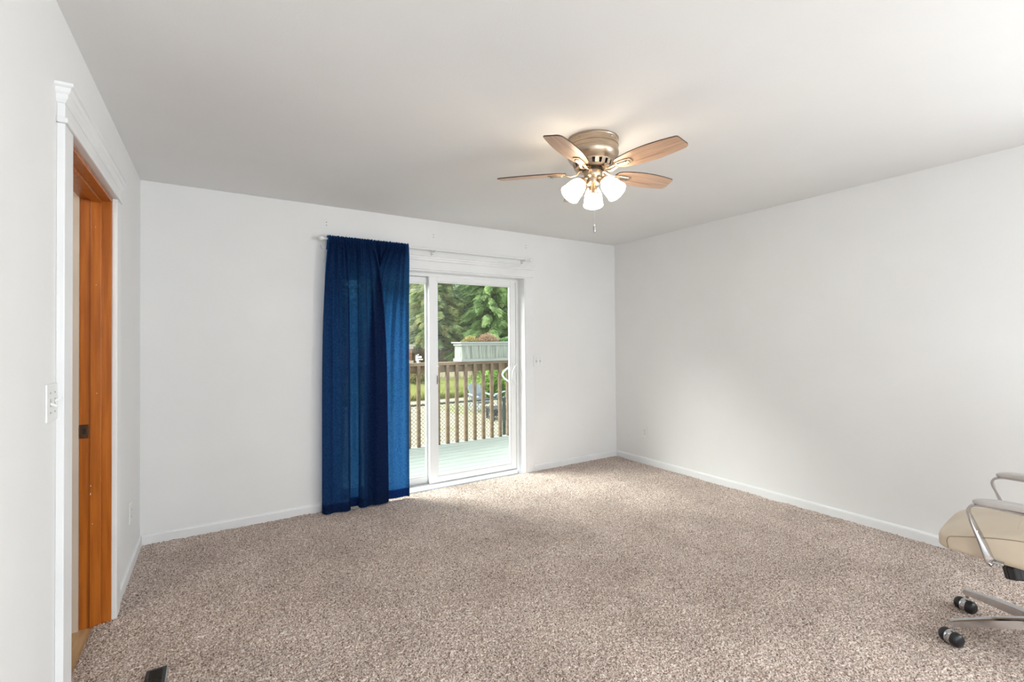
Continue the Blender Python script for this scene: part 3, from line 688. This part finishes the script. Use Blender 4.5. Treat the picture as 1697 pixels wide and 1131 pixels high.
for s_ in (-1, 1):
    ax = s_*.303
    loop = [(s_*.272, .125, .418), (s_*.285, .128, .424), (ax, .133, .445), (ax, .150, .50), (ax, .172, .56), (ax, .186, .60), (ax, .190, .622), (ax, .182, .640), (ax, .160, .651), (ax, .12, .653), (ax, 0, .648), (ax, -.12, .641), (ax, -.22, .640), (ax, -.27, .66), (s_*.27, -.30, .70)]
    # smooth the loop
    sm = []
    P = [Vector(p) for p in loop]
    for i in range(len(P)-1):
        p0 = P[max(i-1, 0)]; p1 = P[i]; p2 = P[i+1]; p3 = P[min(i+2, len(P)-1)]
        for k in range(4):
            t = k/4; sm.append(.5*((2*p1)+(p2-p0)*t+(2*p0-5*p1+4*p2-p3)*t*t+(-p0+3*p1-3*p2+p3)*t**3))
    sm.append(P[-1])
    # flat strap 28 mm wide, 8 mm thick, wide face towards +-y/z (width along x)
    vs = []; fs = []; n_ = len(sm)
    for i, p in enumerate(sm):
        d = (sm[min(i+1, n_-1)]-sm[max(i-1, 0)]).normalized(); wv = Vector((1, 0, 0)); wv = (wv-d*wv.dot(d)).normalized(); nv = d.cross(wv); tw = math.radians(62)*max(0, 1-i/20)**.8*s_; wv, nv = wv*math.cos(tw)+nv*math.sin(tw), nv*math.cos(tw)-wv*math.sin(tw)
        for (a_, b_) in ((-.017, -.0035), (-.014, -.005), (.014, -.005), (.017, -.0035), (.017, .0035), (.014, .005), (-.014, .005), (-.017, .0035)): vs.append(p+wv*a_+nv*b_)
    for i in range(n_-1):
        for k in range(8): k2 = (k+1) % 8; fs.append((i*8+k, i*8+k2, (i+1)*8+k2, (i+1)*8+k))
    fs.append(tuple(range(7, -1, -1))); fs.append(tuple((n_-1)*8+k for k in range(8)))
    arm = MB().add(vs, fs).build('arm_frame', chrome_m, CH, smooth=True, angle=50)
    arm['label'] = 'chrome strap arm frame'
    MB().obox((s_*.262, .112, .426), (.030, 0, 0), (0, .020, 0), (0, 0, .005)).build('arm_mount', chrome_m, arm, bevel=.004)
    def pad_shape(p, u, v_, w_):
        q = p.copy(); q.z += .010*max(0, (p.y-.10)/.1)*-1 if p.y > .10 else 0; q.z += -.012*min(0, p.y)/.25*-1; return q
    mb, mm = rbox_sub('arm_pad', ax-.026, ax+.026, -.20, .178, .655, .684, pad_m, pad_shape, nx=4, ny=10, nzz=4)
    pd = mb.build('arm_pad', pad_m, CH, subd=2)
    MB().lathe([(.005, 0), (.005, .004), (.002, .006)], 10, (s_*.299, .108, .424), Matrix.Rotation(s_*PI/2, 3, 'Y')).build('bolt', steel_m, arm)
MB().box(-.11, .11, -.13, .12, .408, .438).box(-.05, .05, -.08, .07, .375, .410).build('tilt_mechanism', dark_m, CH, bevel=.006)
kn = []
prof = [(.010, .0), (.034, .0), (.037, .006), (.037, .048), (.030, .054), (.01, .055)]
mb = MB(); seg = 40; vs = []; fs = []
for r_, zz in prof:
    for k in range(seg):
        rr = r_*(1.0 if (k % 4) < 2 or r_ < .03 else .955); a = 2*PI*k/seg; vs.append((rr*math.cos(a), rr*math.sin(a), zz))
for i in range(len(prof)-1):
    for k in range(seg): k2 = (k+1) % seg; fs.append((i*seg+k, i*seg+k2, (i+1)*seg+k2, (i+1)*seg+k))
fs.append(tuple(reversed(range(seg)))); fs.append(tuple((len(prof)-1)*seg+k for k in range(seg)))
mb.add(vs, fs).tube([(0, 0, .05), (0, 0, .10)], .008, 10)
kb = mb.build('tension_knob', dark_m, CH, loc=(-.058, .078, .302)); kb.rotation_euler = (math.radians(-12), math.radians(10), 0)
MB().lathe([(.028, .11), (.028, .24), (.022, .245), (.014, .25), (.014, .39)], 24).build('gas_lift', dark_m, CH, smooth=True)
MB().lathe([(.020, .085), (.045, .090), (.048, .11), (.045, .150), (.034, .160), (.03, .162)], 32).build('base_hub', chrome_m, CH, smooth=True)
c0 = None
for k in range(5):
    a = math.radians(61.2-5.5+72*k); ca, sa = math.cos(a), math.sin(a)
    dv = Vector((ca, sa, 0)); pv = Vector((-sa, ca, 0))
    sec = []
    for (r_, zt_, h_, w_) in ((.03, .150, .045, .022), (.12, .140, .040, .019), (.22, .124, .034, .016), (.31, .106, .028, .0135), (.335, .100, .026, .0125), (.341, .094, .016, .009)):
        sec.append([dv*r_+pv*(w_)*-1+Vector((0, 0, zt_-h_)), dv*r_+pv*(w_)+Vector((0, 0, zt_-h_)), dv*r_+pv*w_*1.0+Vector((0, 0, zt_-.004)), dv*r_+pv*w_*.55+Vector((0, 0, zt_)), dv*r_-pv*w_*.55+Vector((0, 0, zt_)), dv*r_-pv*w_+Vector((0, 0, zt_-.004))])
    vs = [p for s_ in sec for p in s_]; fs = []
    for i in range(len(sec)-1):
        for j in range(6): j2 = (j+1) % 6; fs.append((i*6+j, i*6+j2, (i+1)*6+j2, (i+1)*6+j))
    fs.append((5, 4, 3, 2, 1, 0)); fs.append(tuple((len(sec)-1)*6+j for j in range(6)))
    leg = MB().add(vs, fs).build('base_leg', chrome_m, CH, smooth=True, angle=25)
    # caster: stem, chrome hood, two black wheels; own axis angle
    cc = dv*.328; wa = math.radians({0: -113, 1: -118}.get(k, 20+50*k)); wx = Vector((math.cos(wa), math.sin(wa), 0)); fx = Vector((-wx.y, wx.x, 0))
    MB().tube([cc+Vector((0, 0, .088)), cc+Vector((0, 0, .058))], .0055, 10).build('caster_stem', chrome_m, leg, smooth=True)
    wc = cc+fx*-.012+Vector((0, 0, .027))
    Rm_ = Matrix((fx, Vector((0, 0, 1)), wx)).transposed()      # local z = axle
    MB().lathe([(.0285, -.011), (.0295, -.009), (.0295, .009), (.0285, .011)], 28, wc, Rm_).build('caster_hood', chrome_m, leg, smooth=True)
    for s_ in (-1, 1):
        Rs = Matrix((fx*s_, Vector((0, 0, 1)), wx*s_)).transposed()
        MB().lathe([(.012, .0115), (.0285, .0118), (.030, .014), (.030, .024), (.0285, .030), (.024, .036), (.016, .040), (.004, .0415)], 28, wc, Rs).build('caster_wheel', dark_m, leg, smooth=True)

# ------------------------------------------------------------------ outdoors: deck, railing
GZ = -1.15
# deck: each board 14 cm with a small gap, one structure
mb = MB(); y = RD+WT+.02
struct('trim_1', box(DX0-.1, DX1+.1, RD+WT, RD+WT+.045, -.14, -.012), planttrim_m)
y0 = RD+WT+.05
k = 0
while y0+k*.142 < 5.80: mb.box(-3.2, 7.0, y0+k*.142, y0+k*.142+.137, -.06, -.030); k += 1
struct('deck', mb, deck_m, bevel=.003, label='pale mint painted board deck outside the patio door')
DE = y0+k*.142
RYL = 5.80
rail = thing('deck_railing', 'brown wooden deck railing with square balusters and flat cap', 'railing', (2.0, RYL, -.03))
def rb(x0, x1, ya, yb, z0, z1): return MB().box(x0-2, x1-2, ya, yb, z0+.03, z1+.03)
rb(-3.1, 7.0, -.03, .11, 1.022, 1.060).build('rail_cap', cap_m, rail, bevel=.004)
rb(-3.1, 7.0, .016, .055, .925, 1.022).build('top_rail', rail_m, rail, bevel=.003)
rb(-3.1, 7.0, .016, .055, -.16, -.075).build('bottom_rail', rail_m, rail, bevel=.003)
bx = [2.072+.1362*i for i in range(-37, 36)]
b0 = None
for i, x in enumerate(bx):
    if b0 is None: b0 = MB().box(-.0215, .0215, -.026, .016, 0, 1.14).build('baluster', rail_m, rail, bevel=.003); o = b0
    else: o = b0.copy(); COL.objects.link(o); o.parent = rail
    o.location = (x-2.0, 0, -.088)
for x in (-3.05, 0.35, 4.6, 6.9): MB().box(-.045, .045, .056, .146, -1.12, 1.045).build('post', rail_m, rail, bevel=.004, loc=(x-2.0, 0, 0))

# planter boxes on the rail
def planter(name, label, x0, x1, y0_, y1_, z0, z1, body, trim, open_=True):
    t = thing(name, label, 'planter', ((x0+x1)/2, (y0_+y1_)/2, z0)); hx_, hy = (x1-x0)/2, (y1_-y0_)/2; h = z1-z0
    mb = MB(); nb = max(2, int((x1-x0)/.125)); bw = (x1-x0)/nb
    for i in range(nb):
        for yy in (-hy, hy-.018): mb.box(-hx_+i*bw+.0012, -hx_+(i+1)*bw-.0012, yy, yy+.018, .03, h-.03)
    for yy in range(2):
        for xx in (-hx_, hx_-.018): mb.box(xx, xx+.018, -hy+.018+yy*(hy-.018), -hy+.018+(yy+1)*(hy-.018)-.002, .03, h-.03)
    mb.build('board', body, t, bevel=.002)
    e = .014
    MB().box(-hx_-e, hx_+e, -hy-e, hy+e, .0, .038).build('base_trim', trim, t, bevel=.003)
    mb = MB()
    for (a, b_, c_, d_) in ((-hx_-e, hx_+e, -hy-e, -hy+.02), (-hx_-e, hx_+e, hy-.02, hy+e), (-hx_-e, -hx_+.02, -hy+.02, hy-.02), (hx_-.02, hx_+e, -hy+.02, hy-.02)): mb.box(a, b_, c_, d_, h-.052, h-.018)
    for (a, b_, c_, d_) in ((-hx_-.035, hx_+.035, -hy-.035, -hy+.03), (-hx_-.035, hx_+.035, hy-.03, hy+.035), (-hx_-.035, -hx_+.03, -hy+.03, hy-.03), (hx_-.03, hx_+.035, -hy+.03, hy-.03)): mb.box(a, b_, c_, d_, h-.018, h)
    mb.build('cap_trim', trim, t, bevel=.003)
    MB().box(-hx_+.02, hx_-.02, -hy+.02, hy-.02, h-.08, h-.05).build('soil', bark_m, t)
    return t
planter('planter_box', 'weathered grey-green wooden planter box on the railing', 2.80, 4.35, 5.72, 5.955, 1.062, 1.330, plant_m, planttrim_m)
planter('planter_box', 'short reddish-brown wooden planter box on the railing beside the curtain edge', 1.25, 2.105, 5.74, 5.90, 1.062, 1.300, redbox_m, tan_m)

def leafcloud(name, c, r, n_, size, mat, parent=None, seed=1, loc=(0, 0, 0), upw=.4, shell=.5, droop=0):
    g = np.random.default_rng(seed)
    d = g.normal(size=(n_, 3)); d /= np.linalg.norm(d, axis=1)[:, None]
    rad = (shell+(1-shell)*g.random(n_))**.8
    lump = 1+.25*np.sin(d[:, 0]*5+seed)*np.cos(d[:, 1]*6+seed*2)+.15*np.sin(d[:, 2]*9)
    P = np.array(c)+d*np.array(r)*(rad*lump)[:, None]
    a = g.normal(size=(n_, 3))*.7+d+np.array([0, 0, upw]); a /= np.linalg.norm(a, axis=1)[:, None]
    s = np.cross(a, g.normal(size=(n_, 3))); s /= np.linalg.norm(s, axis=1)[:, None]
    L_ = size*(.6+.8*g.random(n_))[:, None]; W_ = L_*.32
    V = np.stack([P, P+a*L_*.5+s*W_, P+a*L_, P+a*L_*.5-s*W_], 1).reshape(-1, 3)
    F = np.arange(n_*4).reshape(-1, 4)
    return npmesh(name, V, F, mat, parent, loc)
def plant(name, label, cat, loc, r, n_, size, mat, seed, stems=True, upw=.4):
    t = thing(name, label, cat, loc)
    leafcloud('foliage', (0, 0, r[2]*.85), r, n_, size, mat, t, seed, upw=upw)
    g = random.Random(seed); mb = MB()
    for i in range(7):
        a = g.random()*6.28; mb.tube([(0, 0, -.01), (math.cos(a)*r[0]*.3, math.sin(a)*r[1]*.3, r[2]*.6), (math.cos(a)*r[0]*.7, math.sin(a)*r[1]*.7, r[2]*1.3)], max(.002, r[2]*.02), 5)
    mb.build('stem', bark_m, t)
    return t
plant('potted_shrub', 'yellow-green low shrub at the left end of the grey-green planter', 'plant', (2.975, 5.838, 1.272), (.11, .07, .070), 1000, .018, yel_m, 4)
plant('potted_shrub', 'rusty pink mounded shrub in the middle of the grey-green planter', 'plant', (3.26, 5.838, 1.272), (.17, .08, .085), 2000, .018, pink_m, 5)
plant('potted_shrub', 'green leafy shrub right of the rusty one in the grey-green planter', 'plant', (3.56, 5.838, 1.272), (.12, .08, .055), 1100, .02, green_m, 6)

# ------------------------------------------------------------------ ground and meadow
struct('ground', MB().box(-40, 70, RD+WT+.2, 19.2, GZ-.1, GZ), gravel_m, label='pale sandy gravel yard')
struct('ground', MB().box(-40, 90, 19.2, 110, GZ-.1, GZ+.02), field_m, label='grassy field beyond the gravel')
def grass(name, label, x0, x1, ya, yb, n_, h, mat, seed, skew=0.42):
    g = np.random.default_rng(seed); u = g.random(n_)
    yy = ya+(yb-ya)*u**1.3; xx = x0+(x1-x0)*g.random(n_)+(yy-ya)*skew
    P = np.stack([xx, yy, np.full(n_, GZ)], 1)
    a = g.random(n_)*PI; sx = np.stack([np.cos(a), np.sin(a), np.zeros(n_)], 1)
    hh = (h*(.5+.8*g.random(n_)))[:, None]; ln = g.normal(size=(n_, 3))*.25; ln[:, 2] = 1
    wd_ = hh*.022+.005
    V = np.stack([P-sx*wd_, P+sx*wd_, P+ln*hh*.6+sx*wd_*.8, P+ln*hh*[1.25, 1.25, 1]], 1).reshape(-1, 3)
    o = npmesh(name, V, np.arange(n_*4).reshape(-1, 4), mat); o['kind'] = 'stuff'; return tag(o, label, 'grass')
grass('meadow_grass', 'yellow-green meadow grass behind the gravel yard', 2, 22, 18.9, 27, 110000, .34, grass_m, 2)
grass('tall_grass', 'pale dry seed-head grass at the back of the meadow', 4, 26, 25, 40, 80000, .55, drygrass_m, 3)

# ------------------------------------------------------------------ chain-link fence
FYY = 9.05; ft = .05
fc = thing('chain_link_fence', 'dark green chain-link fence in the yard beyond the deck', 'fence', (4, FYY, GZ))
MB().tube([(-7, 0, ft-GZ), (6, 0, ft-GZ)], .021, 10).build('top_rail', wire_m, fc, smooth=True)
for x in (-6.2, -3.4, -.75, 1.47, 4.4):
    p = MB().tube([(x, 0, 0), (x, 0, ft-GZ+.01)], .038, 12).lathe([(.041, ft-GZ-.01), (.033, ft-GZ+.02), (.022, ft-GZ+.04), (.004, ft-GZ+.05)], 12, (x, 0, 0)); p.build('post', wire_m, fc, smooth=True)
mb = MB(); pit = .078; hgt = ft-GZ-.02; wv = []
import itertools
vs = []; fs = []
nlean = int(13/pit)
for s_ in (-1, 1):
    for i in range(nlean+16):
        xa = -7+(i-(0 if s_ < 0 else 16))*pit; xb = xa+s_*hgt if s_ > 0 else xa-hgt
        if min(xa, xb) < -7 or max(xa, xb) > 6: continue
        # each wire: a thin square bar, top end twisted above the rail
        d = Vector((xb-xa, 0, hgt)).normalized(); nrm = Vector((0, 1, 0)).cross(d)*.0027
        yo = Vector((0, .0027, 0)); base = Vector((0, .024+s_*.003, 0))
        p, q = Vector((xa, 0, .03))+base, Vector((xb, 0, .03+hgt+.02))+base
        o_ = len(vs)
        for e in (p, q): vs += [e-nrm-yo, e+nrm-yo, e+nrm+yo, e-nrm+yo]
        fs += [(o_, o_+1, o_+5, o_+4), (o_+1, o_+2, o_+6, o_+5), (o_+2, o_+3, o_+7, o_+6), (o_+3, o_, o_+4, o_+7)]
mb.add(vs, fs).build('wire_mesh', wire_m, fc)
mb = MB()
for i in range(int(13/pit)):
    x = -7+i*pit; mb.tube([(x, .024, ft-GZ), (x+.5*pit, .024, ft-GZ+.045), (x+pit, .024, ft-GZ)], .003, 4, cap=False)
mb.build('wire_knuckle', wire_m, fc)

# ------------------------------------------------------------------ adirondack chairs
def adirondack(label, loc, rz):
    t = thing('adirondack_chair', label, 'garden chair', loc, rz, None)
    # +y = front
    n_ = 7
    for i in range(n_):
        u = (i-(n_-1)/2)/((n_-1)/2); hgt_ = .78-.11*u*u
        x = u*.24; d = Vector((u*.10, -.36, 1)).normalized()
        w2 = .034
        base = Vector((x*.72, -.20, .26))
        MB().obox(base+d*hgt_/2, Vector((w2, 0, 0)), Vector((0, .009, .003)), d*hgt_/2).build('back_slat', adir_m, t, bevel=.006)
    mb = MB()
    for i in range(6):
        yy = .30-.095*i; zz = .37-.022*i
        MB().obox((0, yy, zz), (.26, 0, 0), (0, .042, -.009), (0, .002, .009)).build('seat_slat', adir_m, t, bevel=.003)
    for s_ in (-1, 1):
        MB().prism([(-.27, .655), (.34, .60), (.42, .575), (.42, .555), (.34, .575), (-.27, .63)], lambda p: (s_*.27, p[0], p[1]-.03), lambda p: (s_*.39, p[0], p[1]-.03)).build('armrest', adir_m, t, bevel=.004)
        MB().box(-.014, .014, -.05, .05, 0, .56).build('leg', adir_m, t, loc=(s_*.29, .30, 0), bevel=.003)
        MB().prism([(.34, .30), (.34, .37), (-.10, .30), (-.58, .06), (-.66, 0), (-.50, 0), (-.2, .16)], lambda p: (s_*.262, p[0], p[1]), lambda p: (s_*.290, p[0], p[1])).build('leg', adir_m, t, bevel=.003)
        MB().box(-.012, .012, -.02, .02, .20, .62).build('arm_support', adir_m, t, loc=(s_*.30, -.24, 0), bevel=.002)
    MB().box(-.28, .28, -.24, -.215, .58, .65).build('back_rail', adir_m, t, bevel=.003)
    return t
adirondack('pale blue-grey adirondack chair on the gravel, left of the iron fire pit', (7.97, 14.85, GZ), math.radians(182))
adirondack('blue-grey adirondack chair on the gravel, right of the fire pit', (9.22, 14.95, GZ), math.radians(112)).scale = (.94, .94, .94)
fp = thing('fire_pit', 'square dark iron fire pit with diamond pattern sides by the adirondack chairs', 'fire pit', (7.66, 12.95, GZ), math.radians(-8))
mb = MB()
for (a, b_) in ((-1, -1), (1, -1), (1, 1), (-1, 1)): MB().box(a*.32-.02, a*.32+.02, b_*.32-.02, b_*.32+.02, 0, .36).build('leg', pit_m, fp, bevel=.004)
MB().box(-.38, .38, -.38, .38, .34, .375).build('rim', pit_m, fp, bevel=.008)
MB().lathe([(.05, .10), (.20, .13), (.28, .22), (.31, .34)], 24, cap=True).build('bowl', pit_m, fp, smooth=True)
for rot in range(4):
    Rz = Matrix.Rotation(rot*PI/2, 3, 'Z'); mb = MB()
    for zz in (.05, .33): mb.obox(Rz @ Vector((0, -.32, zz)), Rz @ Vector((.30, 0, 0)), Rz @ Vector((0, .008, 0)), (0, 0, .012))
    for i in range(3):
        xx = -.2+.2*i
        for s_ in (-1, 1):
            mb.obox(Rz @ Vector((xx, -.32, .19)), Rz @ Vector((.10, 0, s_*.13)), Rz @ Vector((0, .006, 0)), Rz @ Vector((-s_*.010, 0, .008)))
        mb.lathe([(.034, -.008), (.034, .008)], 12, Rz @ Vector((xx, -.32, .19)), Rz @ Matrix.Rotation(PI/2, 3, 'X'))
    mb.build('side_grille', pit_m, fp)

# ------------------------------------------------------------------ bushes
def bush(label, loc, r, n_, size, mat, seed):
    return plant('bush', label, 'bush', loc, r, n_, size, mat, seed)
bush('bright green leafy bush behind the adirondack chairs', (10.75, 18.4, GZ), (1.1, .8, .62), 5200, .13, bush_m, 11)
bush('tall green bush behind the bright bush, right of the meadow', (12.6, 20.4, GZ), (1.1, .9, 1.25), 7000, .13, green_m, 12)
bush('dry brown-green bramble standing in the meadow at the left', (8.6, 23.4, GZ), (.75, .6, .66), 2600, .11, brush_m, 13)
bush('small brown bramble in front of the tall green bush', (11.2, 20.8, GZ), (.6, .5, .60), 2200, .11, brush_m, 14)
# wooden fence at the back of the field
wf = thing('wooden_fence', 'dark wooden board fence at the back of the field under the trees', 'fence', (18, 43.2, GZ))
mb = MB()
for i in range(130): x = -16+i*.25; mb.box(x, x+.235, 0, .025, .05, 1.85+.02*((i*7) % 3))
mb.build('board', fence_m, wf)
MB().box(-16, 16.5, .025, .065, .4, .5).box(-16, 16.5, .025, .065, 1.5, 1.6).build('fence_rail', fence_m, wf)
for i in range(12): MB().box(-.05, .05, .065, .165, 0, 1.95).build('post', fence_m, wf, loc=(-16+i*2.9, 0, 0))
# farm gate post pieces in the meadow
gp = thing('fence_post', 'thin dark post with crossbar standing in the tall dry grass', 'post', (12.55, 30.0, GZ))
MB().box(-.05, .05, -.05, .05, 0, 1.3).build('post', bark_m, gp)
MB().box(-.35, .35, -.02, .02, .95, 1.02).build('crossbar', bark_m, gp)

# small white fitting standing on the rail cap
wc = thing('clamp_bracket', 'small white metal clamp bracket on the railing beside the reddish-brown planter', 'bracket', (2.175, 5.775, 1.060))
MB().box(-.014, .014, -.012, .012, .030, .118).box(-.014, .030, -.012, .012, .100, .118).build('post', whitep_m, wc, bevel=.003)
MB().box(.0, .028, -.014, .014, 0, .040).build('foot', whitep_m, wc, bevel=.003)
Ry_ = Matrix.Rotation(PI/2, 3, 'Y')
MB().lathe([(.006, .0), (.013, .002), (.013, .045), (.006, .047)], 18, (.022, 0, .078), Ry_).build('roller', whitep_m, wc, smooth=True)
MB().box(.018, .085, -.008, .008, .040, .056).build('bar', whitep_m, wc, bevel=.003)
MB().lathe([(.004, .0), (.009, .002), (.009, .030), (.004, .032)], 14, (.036, 0, .030), Ry_).build('bolt', darkmetal_m, wc, smooth=True)

# ------------------------------------------------------------------ conifers
def spray_template(g, L_, n_):
    """flat drooping twig spray along +x built of narrow leaflets"""
    vs = []
    for i in range(n_):
        t = (i+.5)/n_; bx_ = L_*t; bz = -L_*.38*t*t
        ll = L_*(.40*(1-t)+.14)
        for s_ in (-1, 1):
            a = math.radians(48+g.random()*18); d = np.array([math.cos(a), s_*math.sin(a), -.30-.35*g.random()])
            side = np.array([-d[1], d[0], 0]); side = side/np.linalg.norm(side)*ll*.10
            p = np.array([bx_, 0, bz]); vs += [p, p+d*ll*.5+side, p+d*ll, p+d*ll*.5-side]
    p = np.array([L_*.9, 0, -L_*.30]); vs += [p, p+np.array([.1, .03, -.06])*L_, p+np.array([.26, 0, -.18])*L_, p+np.array([.1, -.03, -.06])*L_]
    return np.array(vs)
def conifer(name, label, x, y, h, rad, mat, seed, z0=.06, nbr=150, spl=.55, droop=.35, dens=9, group=None):
    g = np.random.default_rng(seed)
    t = thing(name, label, 'tree', (x, y, GZ), 0, group)
    MB().tube([(0, 0, 0), (.02*h*.1, 0, h*.35), (0, .01*h*.1, h*.7), (0, 0, h*.985)], [h*.019, h*.014, h*.008, .012], 10).build('trunk', bark_m, t, smooth=True)
    temps = [spray_template(g, spl, 11) for _ in range(5)]
    out_ = []; br = MB()
    for i in range(nbr):
        f = z0+(1-z0)*((i+.5)/nbr)**1.05; zb = h*f; R_ = rad*(1-f)**.75*(.72+.5*g.random())+.15
        a = i*2.39996+g.random()*.5; dv = np.array([math.cos(a), math.sin(a)])
        rise = .12-.1*(1-f)
        n_ = max(3, int(R_/spl*dens*.62))
        br.tube([(0, 0, zb), (dv[0]*R_*.5, dv[1]*R_*.5, zb+R_*.5*rise), (dv[0]*R_*.92, dv[1]*R_*.92, zb+R_*rise-droop*R_*.4)], [.03+.01*(1-f), .02, .008], 4, cap=False)
        for k in range(n_):
            u = .18+.82*(k+g.random())/n_
            px_, py_ = dv*R_*u; pz = zb+R_*u*rise-droop*R_*u*u*.55+g.normal()*.16*u
            side = (1 if g.random() < .5 else -1)*(.25+.9*g.random())*(1.15-u*.75)
            aa = a+side; s_ = .6+.9*g.random(); ca, sa = math.cos(aa), math.sin(aa)
            T = temps[int(g.integers(5))]*s_; rx = (g.random()-.5)*.9; c2, s2 = math.cos(rx), math.sin(rx)
            Y_ = T[:, 1]*c2-T[:, 2]*s2; Z_ = T[:, 1]*s2+T[:, 2]*c2; tl = -.15-.35*g.random(); X_ = T[:, 0]*math.cos(tl)-Z_*math.sin(tl)*-1; Z_ = Z_*math.cos(tl)+T[:, 0]*math.sin(tl)
            out_.append(np.stack([X_*ca-Y_*sa+px_, X_*sa+Y_*ca+py_, Z_+pz], 1))
    V = np.concatenate(out_); npmesh('foliage', V, np.arange(len(V)).reshape(-1, 4), mat, t)
    br.build('branch', bark_m, t)
    return t
conifer('conifer_tree', 'bright green drooping hemlock filling the right of the patio door view', 17.9, 31.4, 12.5, 3.6, hem_m, 21, nbr=300, spl=.40, droop=.45, dens=14)
conifer('conifer_tree', 'green cedar with orange-yellow tips, left of the bright hemlock', 14.1, 33.2, 12.0, 3.1, ced_m, 22, z0=.20, nbr=250, spl=.36, droop=.30, dens=13)
conifer('conifer_tree', 'cedar with tan tips at the left of the door view, near the curtain edge', 11.2, 37.6, 13.0, 3.4, ced_m, 23, z0=.22, nbr=230, spl=.36, droop=.35, dens=12)
far_src = None
spots = [(6.4, 48), (15.4, 48), (24.4, 47.6), (33.4, 47), (2.0, 56.5), (11.0, 57), (20.0, 57), (29.0, 56.5), (25.6, 38.2), (3.6, 39.5)]
for i, (x, y) in enumerate(spots):
    if far_src is None:
        far_src = conifer('conifer_tree', 'dark blue-green fir standing in the row behind the nearer trees', x, y, 19, 3.6, far_m, 31, z0=.05, nbr=200, spl=.8, droop=.30, dens=10, group='dark firs behind the nearer trees'); o = far_src
    else: o = copy_tree(far_src)
    o.location = (x, y, GZ); o.rotation_euler = (0, 0, i*1.3); s_ = .90+.05*((i*5) % 3); o.scale = (s_, s_, s_)
